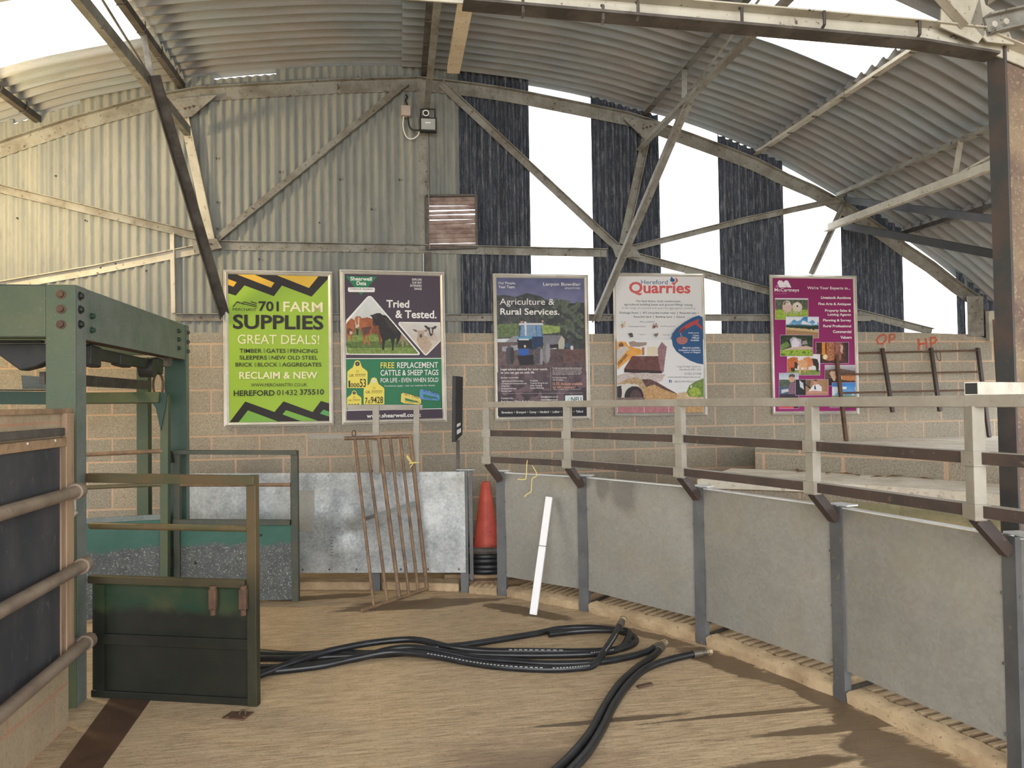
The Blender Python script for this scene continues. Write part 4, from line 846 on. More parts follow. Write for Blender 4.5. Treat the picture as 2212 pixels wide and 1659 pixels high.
# ------------------------------------------------------------------ the two gates
def gate(label, A, B, pf, sheet, frame, tubemat, group, rows, panel_bands=True, latch=False, tube_r=.019, hinge=False):
    """A hinge foot, B free foot, pf(px,py) -> point on the gate's upright plane, rows = heights in the view at both ends"""
    r = thing('crate_gate', label, 'gate', B, group)
    u = (B-A).normalized(); n = Vector((u.y, -u.x, 0))
    if n.y > 0: n = -n
    def bar_(p, q, h, nm, mt, d=.04): m = MB(); m.bar(p, q, d, h); return obj(nm, m, mt, r, bevel=.003)
    (tl, tr), (pl_, pr_), (bl, br) = rows['top'], rows['panel'], rows['bottom']
    hT = rows['h']
    bar_(pf(*tl)-Z*hT/2, pf(*tr)-Z*hT/2, hT, 'top_rail', frame); 
    e = pf(*tr); f = pf(*br); m = MB(); m.prism([e+u*-.055, e, Vector((e.x, e.y, f.z)), Vector((e.x, e.y, f.z))+u*-.055], -n*.045); post = obj('free_post', m, frame, r, bevel=.003)
    e2 = pf(*tl); m = MB()
    if hinge: m.prism([e2, e2+u*.05, Vector((e2.x, e2.y, f.z))+u*.05, Vector((e2.x, e2.y, f.z))], -n*.045); obj('hinge_post', m, frame, r, bevel=.003)
    m = MB(); m.tube([pf(*rows['tube'][0])-n*.02, pf(*rows['tube'][1])-n*.02], tube_r, 12); obj('tube_rail', m, tubemat, r, smooth=True)
    bar_(pf(*pl_)-Z*.02, pf(*pr_)-Z*.02-u*.055, .042, 'middle_rail', frame)
    p = [pf(*pl_), pf(*pr_)-u*.05]; m = MB(); zb = f.z+.012; m.prism([p[0]-n*.02, p[1]-n*.02, Vector((p[1].x, p[1].y, zb))-n*.02, Vector((p[0].x, p[0].y, zb))-n*.02], -n*.006); sh = obj('sheet', m, sheet, r)
    if panel_bands:
        for za, zc in ((.0, .04), (.30, .36)):
            m = MB(); a = Vector((p[0].x, p[0].y, f.z+(za+zc)/2)); b = Vector((p[1].x, p[1].y, f.z+(za+zc)/2)); m.bar(a-n*.012, b-n*.012, .014, zc-za); obj('strap', m, sheet, sh, bevel=.003)
        m = MB(); a = p[0]+u*.06; m.bar(Vector((a.x, a.y, f.z+.03))-n*.012, Vector((a.x, a.y, p[0].z-.05))-n*.012, .05, .012, n); obj('strap', m, sheet, sh)
    return r, u, n, f
A, B = FL(196, 1509), FL(550, 1529); A = A+(A-B).normalized()*-.01
pf1 = lambda x, y: SV(x, y, A, B)
g1, u, n, f = gate('nearer green and brown half sheeted gate swung open on the front crate post', A, B, pf1, MT_GATESHEET, MT_GATEFRAME, MT_GATEBROWN, 'crate gates',
                   dict(top=((190, 1022), (551, 1027)), panel=((194, 1243), (551, 1254)), bottom=((196, 1506), (551, 1527)), tube=((190, 1137), (531, 1143)), h=.052))
for x in (466, 531):
    m = MB(); c = pf1(x, 1290)+n*.012; m.prism([c-u*.022-Z*.06, c+u*.022-Z*.06, c+u*.022+Z*.05, c-u*.022+Z*.05], n*.03); k = obj('latch_bracket', m, MT_RUST, g1, bevel=.006)
    m = MB(); m.tube([c+Z*.05+n*.015, c+Z*.07+n*.015], .02, 12); m.tube([c-Z*.09+n*.015, c-Z*.06+n*.015], .016, 10); obj('pin', m, MT_RUST, k)
m = MB(); m.tube(spline([pf1(190, 1124)+n*.01, pf1(197, 1022)+n*.03, pf1(205, 1016)+n*.01], 5), .003, 5)
A2_, B2_ = AY(378, 1303, 6.1), AY(641, 1301, 6.08)
pf2 = lambda x, y: SV(x, y, A2_, B2_)
MT_GATE2 = M('far_gate_frame', (60, 66, 58), (74, 72, 60), 5, c3=(96, 90, 72), s3=30, r=.55)
g2, u2, n2, f2 = gate('farther green gate with pale flecked muck hung on the rear crate post', A2_, B2_, pf2, MT_CAGESHEET, MT_GATE2, MT_RUSTPIPE, 'crate gates',
                      dict(top=((374, 972), (642, 973)), panel=((375, 1122), (642, 1123)), bottom=((376, 1300), (641, 1300)), tube=((378, 1048), (626, 1048)), h=.035), panel_bands=False, tube_r=.015, hinge=True)
m = MB(); m.bar(pf2(368, 975)+n2*.03, pf2(372, 1000)+n2*.03, .05, .05, n2); k = obj('hinge', m, MT_BLACK, g2, bevel=.004); m = MB(); m.bar(pf2(368, 1185)+n2*.03, pf2(370, 1225)+n2*.03, .05, .05, n2); obj('hinge', m, MT_BLACK, g2, bevel=.004)
for (x, y2) in ((562, 1128), (561, 1157), (637, 1128), (637, 1157), (384, 1216), (420, 1217)):
    m = MB(); m.bolt(pf2(x, y2)+n2*-.016, n2, .012, .006); obj('bolt', m, MT_BLACK, g2)
m = MB(); m.prism([FL(479, 1553), FL(500, 1539), FL(549, 1540), FL(526, 1557)], Z*.008); fp = tag(obj('floor_plate', m, MT_RUST, bevel=.002), 'small rusty bolt down plate on the floor at the gate foot', 'plate')
m = MB(); m.ring(FL(524, 1541, .012), .016, .005, (1, 0, 0), (0, .5, 1), 14, 6); obj('staple', m, MT_RUST, fp, smooth=True)
for x, y2 in ((491, 1549), (528, 1549)):
    m = MB(); m.bolt(FL(x, y2, .008), Z, .009, .006); obj('bolt', m, MT_RUST, fp)
# rusty channel let into the floor
a0, a1, b0, b1 = FL(240, 1508), FL(323, 1516), FL(130, 1659), FL(222, 1659)
da, db = (b0-a0).normalized(), (b1-a1).normalized(); m = MB(); m.prism([a0-da*.1, a1-db*.1, b1+db*.8, b0+da*.8], Z*.006)
MT_RUSTFLOOR = M('rusty_floor_strip', (92, 66, 50), (72, 54, 42), 5, c3=(120, 96, 76), s3=50, lo3=.62, hi3=.72, r=.6, bump=.15)
tag(obj('floor_strip', m, MT_RUSTFLOOR), 'flat rusty steel strip let into the floor under the nearer gate', 'strip', kind='structure')
# ------------------------------------------------------------------ side wall with blackboard and pipe rails
WA = FL(148, 1568)
def LW(px, py, off=0.0): return hit(px, py, WA+E*off, E)
ZW = LW(147, 893).z
END = WA-G*2.3
m = MB(); m.prism([WA, END, END-E*.22, WA-E*.22], Z*ZW)
mr = NT('side_wall_concrete'); v = mr.wallpos((1, 1, 1), G); br = mr.n('ShaderNodeTexBrick', offset=.5); mr.l(v, br.inputs['Vector']); br.inputs['Scale'].default_value = 1
for k2, x in (('Mortar Size', .008), ('Mortar Smooth', .3), ('Bias', 0.0), ('Brick Width', .9), ('Row Height', .225)): br.inputs[k2].default_value = x
br.inputs['Color1'].default_value = lin((170, 152, 126))+(1,); br.inputs['Color2'].default_value = lin((160, 142, 116))+(1,); br.inputs['Mortar'].default_value = lin((176, 132, 106))+(1,)
pz = mr.pos(); cc = mr.mix(mr.ramp(mr.noise(pz, 60, 5, .75), [(.5, 0.0), (.68, .5)]), br.outputs['Color'], lin((112, 96, 78))); cc = mr.mix(mr.ramp(mr.noise(pz, 3, 5), [(.5, 0.0), (.7, .4)]), cc, lin((196, 178, 148)))
mr.base(cc); mr.rough(.9); mr.bump(mr.noise(pz, 70, 5), .35, .006)
tag(obj('wall_left', m, mr.m), 'low concrete side wall carrying the blackboard', 'wall', kind='structure')
zz = lambda px, py: LW(px, py).z
m = MB(); q = WA+Z*ZW; m.prism([q+E*.015+G*.02, END+Z*ZW+E*.015, END+Z*ZW-E*.25, q-E*.25+G*.02], Z*.026); tag(obj('trim_1', m, MT_TIMBERH, bevel=.003), 'timber capping board along the top of the side wall', 'trim', kind='structure')
bb = thing('blackboard', 'chalky blackboard in a weathered timber frame on the side wall', 'blackboard', LW(120, 1440))
def gz(px, py): p = LW(px, py); return (p-WA).dot(G), p.z
def gp(g, z, off): return WA+G*g+Z*z+E*off
g_r = gz(131, 1200)[0]; zt0, zt1 = gz(131, 945)[1], gz(131, 962)[1]; zbt = gz(131, 1436)[1]
m = MB(); m.prism([gp(g_r, zt1, .005), gp(-2.3, zt1, .005), gp(-2.3, zbt, .005), gp(g_r, zbt, .005)], E*.012); obj('slate', m, MT_SLATE, bb)
m = MB(); m.prism([gp(g_r+.0, zt1-.005, .0), gp(-2.3, zt1-.005, .0), gp(-2.3, zt0, .0), gp(g_r, zt0, .0)], E*.03); tr_ = obj('top_rail', m, MT_TIMBERH, bb, bevel=.003)
m = MB(); m.prism([gp(g_r-.03, zt0+.012, .0), gp(-2.3, zt0+.012, .0), gp(-2.3, zt0+.05, .0), gp(g_r-.03, zt0+.05, .0)], E*.035); obj('dark_ledge', m, MT_DARKSTEEL, bb, bevel=.004)  # dark strip raised above the blackboard's top rail
m = MB(); m.prism([gp(g_r, gz(131, 893)[1], 0), gp(-.0, gz(131, 893)[1], 0), gp(-.0, zbt, 0), gp(g_r, zbt, 0)], E*.03); obj('end_post', m, MT_TIMBER, bb, bevel=.004)
m = MB(); m.prism([gp(g_r-.05, zt1, .01), gp(g_r, zt1, .01), gp(g_r, zbt, .01), gp(g_r-.05, zbt, .01)], E*.015); obj('side_lath', m, MT_TIMBER, bb)
m = MB()
for g in (-.22, -.5): m.bolt(gp(g, (zt0+zt1)/2+.01, .03), E, .006, .003)
obj('pin', m, MT_WHITE, tr_)
PN2 = ['uppermost', 'middle', 'lowest']
for k, ((x1, y1), (x0, y0)) in enumerate((((166, 1061), (0, 1110)), ((180, 1221), (0, 1320)), ((188, 1386), (0, 1545)))):
    p1 = LW(x1, y1, .06); p0 = LW(x0, y0, .09); d = (p0-p1).normalized(); r = thing('pipe_rail', PN2[k]+' galvanised pipe rail running in front of the blackboard', 'pipe', p1, 'pipe rails by the blackboard')
    m = MB(); m.tube([p1, p1+d*2.3], .031, 16); obj('pipe', m, MT_PIPE, r, smooth=True)
    m = MB(); m.tube([p1-d*.03, p1+d*.03], .042, 16); s = obj('socket', m, MT_PIPE, r, smooth=True)
    m = MB(); m.tube([p1-d*.0, p1-E*.10+G*.05], .022, 10); obj('spigot', m, MT_DARKSTEEL, s, smooth=True)
m = MB(); p = LW(170, 1038, .0)
pk = thing('padlock', 'small steel padlock dangling behind the uppermost pipe rail', 'padlock', FP+N*.03-E*.09+Z*(LW(150, 1105, 0).z))
c = AY(153, 1102, FP.y-.05); m = MB(); m.bar(c+Vector((-.025, 0, .02)), c+Vector((.025, 0, -.03)), .02, .04); obj('body', m, MT_ALU, pk, bevel=.004)
m = MB(); m.tube(spline([c+Vector((-.02, 0, .03)), c+Vector((-.005, 0, .09)), c+Vector((.02, 0, .09)), c+Vector((.025, 0, .0))], 6), .005, 8); obj('shackle', m, MT_ALU, pk, smooth=True)

# ------------------------------------------------------------------ small fixings that repeat: one object for each
def split(o):
    me = o.data; n = len(me.vertices); par = list(range(n))
    def find(a):
        while par[a] != a: par[a] = par[par[a]]; a = par[a]
        return a
    for e in me.edges:
        a, b = find(e.vertices[0]), find(e.vertices[1])
        if a != b: par[a] = b
    roots = {}
    for p in me.polygons: roots.setdefault(find(p.vertices[0]), []).append(p)
    if len(roots) < 2: return
    sm = any(p.use_smooth for p in me.polygons)
    for i, ps in enumerate(roots.values()):
        used = sorted({v for p in ps for v in p.vertices}); mp = {v: k for k, v in enumerate(used)}
        q = bpy.data.meshes.new(o.name); q.from_pydata([tuple(me.vertices[v].co) for v in used], [], [tuple(mp[v] for v in p.vertices) for p in ps])
        for m in me.materials: q.materials.append(m)
        if sm: q.polygons.foreach_set('use_smooth', [True]*len(q.polygons))
        if i == 0: first = q
        else:
            c = o.copy(); c.data = q; COL.objects.link(c)
    o.data = first
bpy.context.view_layer.update()
for o in list(scn.objects):
    if o.type == 'MESH' and o.name.split('.')[0] in ('hook_bolt', 'painted_joint', 'rivet', 'rib', 'bolt', 'pin', 'rail_lit_face', 'stamped_mark'): split(o)
# ------------------------------------------------------------------ posters: printed sheets in aluminium snap frames
PR = NT('printed_sheet'); at = PR.n('ShaderNodeAttribute', attribute_name='Col'); PR.l(PR.mix(1.0, at.outputs['Color'], (.77, .75, .77), 'MULTIPLY'), PR.b.inputs['Base Color']); PR.rough(.5); PR.b.inputs['Specular IOR Level'].default_value = .25
def vnoise(X, Y, s, seed):
    r = np.random.default_rng(seed); g = r.random((64, 64)); x = X/s; y = Y/s; xi = np.floor(x).astype(int); yi = np.floor(y).astype(int); fx = x-xi; fy = y-yi
    a = g[yi % 64, xi % 64]; b = g[yi % 64, (xi+1) % 64]; c = g[(yi+1) % 64, xi % 64]; d = g[(yi+1) % 64, (xi+1) % 64]
    return (a*(1-fx)+b*fx)*(1-fy)+(c*(1-fx)+d*fx)*fy
def inpoly(X, Y, pts):
    r = np.zeros(X.shape, bool); n = len(pts)
    for i in range(n):
        x0, y0 = pts[i]; x1, y1 = pts[(i+1) % n]
        if y0 == y1: continue
        r ^= ((y0 > Y) != (y1 > Y)) & (X < (x1-x0)*(Y-y0)/(y1-y0)+x0)
    return r
FONTC = {}
def textmesh(s, bold):
    k = (s, bold)
    if k not in FONTC:
        c = bpy.data.curves.new('t', 'FONT'); c.body = s; c.offset = bold; c.resolution_u = 3; o = bpy.data.objects.new('t', c); COL.objects.link(o)
        bpy.context.view_layer.update(); me = bpy.data.meshes.new_from_object(o.evaluated_get(bpy.context.evaluated_depsgraph_get()))
        v = np.array([(p.co.x, p.co.y) for p in me.vertices]); f = [tuple(p.vertices) for p in me.polygons]
        bpy.data.objects.remove(o); bpy.data.curves.remove(c); bpy.data.meshes.remove(me); FONTC[k] = (v, f)
    return FONTC[k]
class Art:
    def __init__(s, ox, oy, sc, off, quad):
        s.ox, s.oy, s.sc, s.off, s.q = ox, oy, sc, off, quad; s.v = []; s.f = []; s.c = []; s.k = 0
    def P(s, x, y, k): return W(s.ox+x/s.sc, s.oy+y/s.sc, s.off+k)
    def lift(s): s.k += .00022; return s.k
    def raw(s, pts, faces, cols):
        k = s.lift(); b = len(s.v); s.v += [s.P(x, y, k) for x, y in pts]; s.f += [tuple(i+b for i in f) for f in faces]; s.c += cols
    def poly(s, pts, c): s.raw(pts, [tuple(range(len(pts)))], [lin(c)]*len(pts))
    def rect(s, x0, y0, x1, y1, c): s.poly([(x0, s.sk(x0, y0)), (x1, s.sk(x1, y0)), (x1, s.sk(x1, y1)), (x0, s.sk(x0, y1))], c)
    def ell(s, cx, cy, rx, ry, c, n=24): s.poly([(cx+rx*math.cos(2*PI*i/n), cy+ry*math.sin(2*PI*i/n)) for i in range(n)], c)
    def line(s, pts, w, c):
        for a, b in zip(pts, pts[1:]):
            dx, dy = b[0]-a[0], b[1]-a[1]; l = math.hypot(dx, dy) or 1; nx, ny = -dy/l*w/2, dx/l*w/2
            s.poly([(a[0]+nx, a[1]+ny), (b[0]+nx, b[1]+ny), (b[0]-nx, b[1]-ny), (a[0]-nx, a[1]-ny)], c)
    def sk(s, x, y):                                                # printed rows follow the sheet's own edges
        (x0, y0), (x1, y1), (x2, y2), (x3, y3) = s.q; f = (y-y0)/(y3-y0); sl = (y1-y0)/(x1-x0)*(1-f)+(y2-y3)/(x2-x3)*f
        return y+sl*(x-(x0+x1)/2)
    def text(s, t, x0, y0, x1, y1, c, bold=0.0, skew=True, rot=0.0):
        v, f = textmesh(t, bold*(.45 if 'M' in t or 'W' in t or 'K' in t else .75)); lo = v.min(0); hi = v.max(0); u = (v-lo)/(hi-lo); xs = x0+u[:, 0]*(x1-x0); ys = y1-u[:, 1]*(y1-y0)
        if rot:
            cx, cy = (x0+x1)/2, (y0+y1)/2; cr, sr = math.cos(rot), math.sin(rot); xs, ys = cx+(xs-cx)*cr-(ys-cy)*sr, cy+(xs-cx)*sr+(ys-cy)*cr
        s.raw([(x, s.sk(x, y) if skew else y) for x, y in zip(xs, ys)], f, [lin(c)]*len(xs))
    def photo(s, x0, y0, x1, y1, ops, step=5.0, mask=None, seed=1, skew=True):
        nx, ny = max(2, int((x1-x0)/step)), max(2, int((y1-y0)/step)); X, Y = np.meshgrid(np.linspace(x0, x1, nx+1), np.linspace(y0, y1, ny+1)); C = np.zeros(X.shape+(3,))
        for i, o in enumerate(ops):
            kind = o[0]
            if kind == 'fill': m = np.ones(X.shape, bool); c, a, sc = o[1:4]
            elif kind == 'poly': m = inpoly(X, Y, o[1]); c, a, sc = o[2:5]
            elif kind == 'ell': m = ((X-o[1])/o[3])**2+((Y-o[2])/o[4])**2 < 1; c, a, sc = o[5:8]
            elif kind == 'grad':
                t = np.clip((Y-o[1])/(o[3]-o[1]), 0, 1)[..., None]; C = np.array(o[2])*(1-t)+np.array(o[4])*t+(vnoise(X, Y, o[6], seed+i)[..., None]-.5)*2*o[5]; continue
            elif kind == 'fuzzy':                                    # patches by noise threshold inside a polygon
                m = inpoly(X, Y, o[1]) & (vnoise(X, Y, o[5], seed*7+i) > o[6]); c, a, sc = o[2:5]
            col = np.array(c)+((vnoise(X, Y, sc, seed+i)*.6+vnoise(X, Y, sc*.4, seed+i+50)*.4)[..., None]-.5)*2*a
            C = np.where(m[..., None], col, C)
        C = np.clip(C, 0, 255)/255; Lc = np.where(C <= .04045, C/12.92, ((C+.055)/1.055)**2.4)
        idx = np.arange((nx+1)*(ny+1)).reshape(ny+1, nx+1); keep = np.ones((ny, nx), bool)
        if mask is not None: keep = inpoly((X[:-1, :-1]+X[1:, 1:])/2, (Y[:-1, :-1]+Y[1:, 1:])/2, mask)
        fs = [(int(idx[j, i]), int(idx[j, i+1]), int(idx[j+1, i+1]), int(idx[j+1, i])) for j in range(ny) for i in range(nx) if keep[j, i]]
        used = sorted({q for f in fs for q in f}); mp = {q: i for i, q in enumerate(used)}; xf, yf, cf = X.ravel(), Y.ravel(), Lc.reshape(-1, 3)
        s.raw([(xf[q], s.sk(xf[q], yf[q]) if skew else yf[q]) for q in used], [tuple(mp[q] for q in f) for f in fs], [tuple(cf[q]) for q in used])
    def build(s, parent):
        me = bpy.data.meshes.new('print'); off = parent_loc(parent); me.from_pydata([tuple(p-off) for p in s.v], [], s.f)
        a = me.color_attributes.new('Col', 'FLOAT_COLOR', 'POINT'); a.data.foreach_set('color', np.array([tuple(c)+(1,) for c in s.c], dtype=np.float32).ravel())
        me.materials.append(PR.m); o = bpy.data.objects.new('print', me); COL.objects.link(o); o.parent = parent; return o
OFFP = .045
def poster(label, ox, oy, sc, outer, inner, base):
    cv = lambda p, k: W(ox+p[0]/sc, oy+p[1]/sc, k)
    r = thing('framed_poster', label, 'poster', (cv(outer[2], OFFP)+cv(outer[3], OFFP))/2, 'posters along the block wall')
    m = MB(); m.prism([cv(p, OFFP-.018) for p in outer], N*.014); obj('backing_board', m, MT_ALU, r)
    mid = [((a[0]*.55+b[0]*.45), (a[1]*.55+b[1]*.45)) for a, b in zip(outer, inner)]
    for i in range(4):
        j = (i+1) % 4; m = MB()
        o0, o1, i0, i1, m0, m1 = cv(outer[i], OFFP-.005), cv(outer[j], OFFP-.005), cv(inner[i], OFFP+.002), cv(inner[j], OFFP+.002), cv(mid[i], OFFP+.016), cv(mid[j], OFFP+.016)
        b0, b1 = cv(inner[i], OFFP-.004), cv(inner[j], OFFP-.004)
        m.add([o0, o1, m1, m0, i1, i0, b1, b0], [(0, 1, 2, 3), (3, 2, 4, 5), (5, 4, 6, 7), (0, 7, 6, 1), (0, 3, 5, 7), (1, 6, 4, 2)]); obj('frame_side', m, MT_ALU, r, bevel=.002)
    a = Art(ox, oy, sc, OFFP, inner)
    a.poly([(x, y) for x, y in inner], base)
    return r, a
# ---- lime green farm supplies poster
K = (42, 36, 34); CRM = (246, 240, 196)
r, a = poster('lime green farm supplies poster hung closest to the crate', 470, 570, 1244/270, [(60, 62), (1140, 82), (1156, 1602), (64, 1622)], [(103, 100), (1098, 125), (1112, 1563), (118, 1580)], (160, 196, 62))
GRN2 = (126, 180, 74)
a.poly([(104, 101), (1098, 126), (1098, 150), (935, 326), (640, 216), (560, 322), (268, 214), (180, 316), (104, 292)], K)
a.poly([(104, 150), (190, 182), (158, 228), (104, 208)], (238, 188, 56)); a.poly([(195, 106), (370, 108), (566, 188), (532, 236)], (236, 190, 66)); a.poly([(590, 114), (1004, 124), (910, 240)], (236, 192, 66))
a.poly([(118, 1578), (275, 1370), (566, 1474), (656, 1368), (946, 1474), (1028, 1364), (1110, 1388), (1112, 1563)], K)
a.poly([(210, 1576), (302, 1458), (600, 1568)], GRN2); a.poly([(646, 1498), (682, 1456), (1000, 1562), (830, 1565)], GRN2); a.poly([(1018, 1490), (1054, 1450), (1110, 1470), (1110, 1520)], (96, 170, 96)); a.poly([(1080, 1562), (1111, 1520), (1112, 1562)], K)
a.line([(152, 428), (196, 376), (262, 402)], 9, K); a.line([(186, 380), (280, 402), (390, 430)], 8, K); a.line([(262, 378), (390, 414)], 9, K); a.line([(330, 376), (390, 394)], 9, K); a.line([(262, 378), (240, 396)], 6, K)
T = a.text
T('MERCHANT', 150, 446, 386, 472, K, .0); T('701', 408, 374, 608, 474, K, .03); T('FARM', 654, 374, 1046, 474, CRM, .03); T('SUPPLIES', 152, 508, 1054, 652, K, .035)
T('GREAT DEALS!', 200, 706, 1012, 798, CRM, .0)
for y, ws in ((846, (('TIMBER', 218, 440), ('GATES', 486, 678), ('FENCING', 724, 996))), (913, (('SLEEPERS', 218, 490), ('NEW OLD STEEL', 538, 996))), (982, (('BRICK', 178, 348), ('BLOCK', 400, 596), ('AGGREGATES', 642, 1034)))):
    for i, (w, x0, x1) in enumerate(ws):
        T(w, x0, y, x1, y+40, K, .018)
        if i: a.rect((ws[i-1][2]+x0)/2-6, y-2, (ws[i-1][2]+x0)/2+6, y+42, (112, 150, 58))
T('RECLAIM & NEW', 216, 1074, 994, 1144, CRM, .035); T('WWW.MERCHANT701.CO.UK', 332, 1188, 890, 1220, K, .0); T('HEREFORD', 160, 1256, 568, 1312, K, .025); T('01432', 590, 1254, 794, 1308, K, .0); T('375510', 818, 1250, 1058, 1306, K, .025)
a.build(r)
# ---- livestock tags poster
PUR = (72, 60, 74); GRN = (38, 122, 82); WHT = (244, 244, 240); YEL = (236, 222, 96)
r, a = poster('dark purple and green livestock tag poster behind the leaning gate', 720, 570, 1198/260, [(64, 60), (1100, 86), (1130, 1570), (90, 1597)], [(112, 100), (1062, 122), (1084, 1530), (137, 1552)], PUR)
T = a.text
a.poly([(122, 122), (434, 128), (276, 314)], (42, 128, 88)); T('Shearwell', 170, 136, 384, 174, WHT, .03); T('Data', 232, 180, 328, 218, WHT, .03)
a.poly([(150, 234), (406, 236), (414, 246), (412, 274), (404, 282), (156, 280), (146, 270), (146, 242)], WHT); T('Livestock Systems', 164, 244, 394, 270, K, .01)
for i, (w, x0) in enumerate((('EXPLORE', 784), ('OUR NEW', 784), ('EXTENDED', 766), ('RANGE', 808))): T(w, x0, 140+i*31, 880, 162+i*31, WHT, .01)
tri = [(124, 590), (128, 560), (335, 330), (350, 320), (372, 320), (390, 332), (858, 884), (860, 900), (848, 908), (128, 904)]
a.poly(tri, WHT); ti = [(125, 600), (342, 338), (366, 330), (382, 342), (846, 888), (838, 896), (131, 893)]
BRN, BRN2, BLK = (164, 96, 56), (128, 72, 44), (38, 34, 36)
ops = [('grad', 320, (222, 228, 230), 640, (206, 212, 208), 6, 40), ('poly', [(0, 660), (1000, 650), (1000, 1000), (0, 1000)], (122, 146, 70), 34, 14), ('poly', [(0, 780), (1000, 760), (1000, 830), (0, 840)], (88, 112, 52), 30, 12),
       ('poly', [(0, 640), (700, 640), (760, 700), (0, 716)], (104, 122, 64), 30, 16),
       ('poly', [(388, 545), (470, 640), (480, 800), (462, 800), (440, 700), (380, 690)], BRN2, 18, 20), ('poly', [(640, 680), (720, 690), (745, 810), (730, 815), (705, 730), (700, 825), (684, 825), (676, 740), (650, 800), (636, 800)], (150, 130, 110), 25, 12),
       ('poly', [(228, 640), (250, 660), (246, 712), (236, 712), (230, 680)], BLK, 8, 10), ('poly', [(125, 570), (180, 540), (215, 560), (224, 640), (206, 680), (192, 690), (188, 760), (174, 760), (168, 700), (150, 720), (142, 770), (132, 770), (128, 660)], BRN, 24, 22),
       ('ell', 160, 670, 28, 32, (108, 60, 40), 18, 12), ('ell', 176, 686, 14, 16, (214, 190, 170), 12, 8),
       ('poly', [(214, 540), (232, 520), (268, 524), (282, 540), (340, 532), (384, 544), (402, 580), (396, 640), (372, 700), (352, 730), (364, 806), (342, 812), (336, 724), (318, 716), (322, 800), (300, 808), (292, 716), (276, 660), (240, 630)], BRN, 26, 24),
       ('poly', [(276, 640), (380, 620), (360, 690), (300, 716)], (96, 62, 56), 16, 14), ('poly', [(216, 548), (240, 524), (270, 530), (272, 570), (262, 600), (250, 632), (232, 630), (226, 590)], (176, 106, 62), 16, 14), ('poly', [(246, 532), (262, 540), (256, 600), (246, 600)], (214, 180, 156), 10, 10), ('ell', 246, 616, 15, 14, (222, 196, 178), 8, 8), ('ell', 290, 552, 16, 9, (150, 90, 60), 8, 8),
       ('poly', [(360, 512), (390, 506), (430, 490), (466, 488), (490, 508), (520, 512), (560, 544), (600, 580), (640, 640), (676, 690), (668, 740), (640, 806), (628, 804), (630, 730), (612, 750), (604, 800), (600, 858), (582, 860), (580, 780), (566, 744), (530, 764), (512, 770), (508, 856), (486, 858), (486, 756), (462, 690), (450, 620), (436, 612), (404, 618), (388, 606), (396, 560), (384, 528)], BLK, 9, 16),
       ('poly', [(500, 530), (560, 556), (620, 640), (640, 690), (560, 640)], (60, 52, 54), 14, 16), ('ell', 404, 600, 13, 10, (78, 70, 70), 8, 8), ('poly', [(392, 520), (424, 500), (446, 520), (430, 560)], (54, 48, 50), 8, 10), ('ell', 512, 528, 18, 9, (30, 26, 28), 4, 8)]
a.photo(118, 326, 862, 900, ops, 4.6, ti, 3, skew=False)
tri2 = [(648, 588), (660, 578), (1064, 582), (1070, 768), (936, 904), (920, 912), (904, 902), (650, 606)]
a.poly(tri2, WHT); ti2 = [(656, 592), (666, 586), (1064, 590), (1069, 762), (930, 894), (920, 902), (912, 898)]
WOOL = (196, 182, 166)
ops = [('grad', 580, (216, 214, 208), 760, (198, 194, 184), 6, 40), ('poly', [(760, 740), (840, 720), (1070, 740), (1070, 800), (930, 910), (880, 880)], (206, 196, 182), 16, 12), ('poly', [(840, 700), (930, 720), (985, 800), (930, 905), (860, 840), (830, 760)], (186, 166, 146), 22, 10), ('poly', [(925, 680), (1010, 690), (1040, 760), (950, 760)], WOOL, 16, 10),
       ('poly', [(900, 612), (930, 616), (950, 632), (990, 632), (1008, 618), (1034, 622), (1018, 644), (996, 652), (992, 700), (976, 722), (960, 712), (946, 660), (912, 632)], (56, 48, 50), 10, 8), ('poly', [(964, 636), (978, 636), (984, 690), (966, 690)], (206, 198, 190), 10, 8),
       ('poly', [(790, 648), (822, 656), (840, 664), (896, 664), (914, 654), (944, 660), (926, 676), (906, 682), (900, 720), (872, 744), (848, 726), (838, 684), (806, 672)], (180, 164, 150), 14, 8), ('ell', 872, 716, 14, 20, (92, 80, 76), 8, 8), ('poly', [(790, 648), (826, 658), (836, 676), (806, 670)], (86, 76, 74), 6, 8), ('poly', [(912, 656), (944, 660), (926, 674)], (96, 84, 80), 6, 8)]
a.photo(650, 584, 1072, 906, ops, 4.6, ti2, 5, skew=False)
T('Tried', 528, 360, 756, 436, WHT, .03); T('& Tested.', 618, 460, 1028, 540, WHT, .03)
a.rect(127, 938, 1076, 1450, GRN); a.rect(127, 938, 1076, 945, WHT); a.rect(134, 1447, 1082, 1454, WHT)
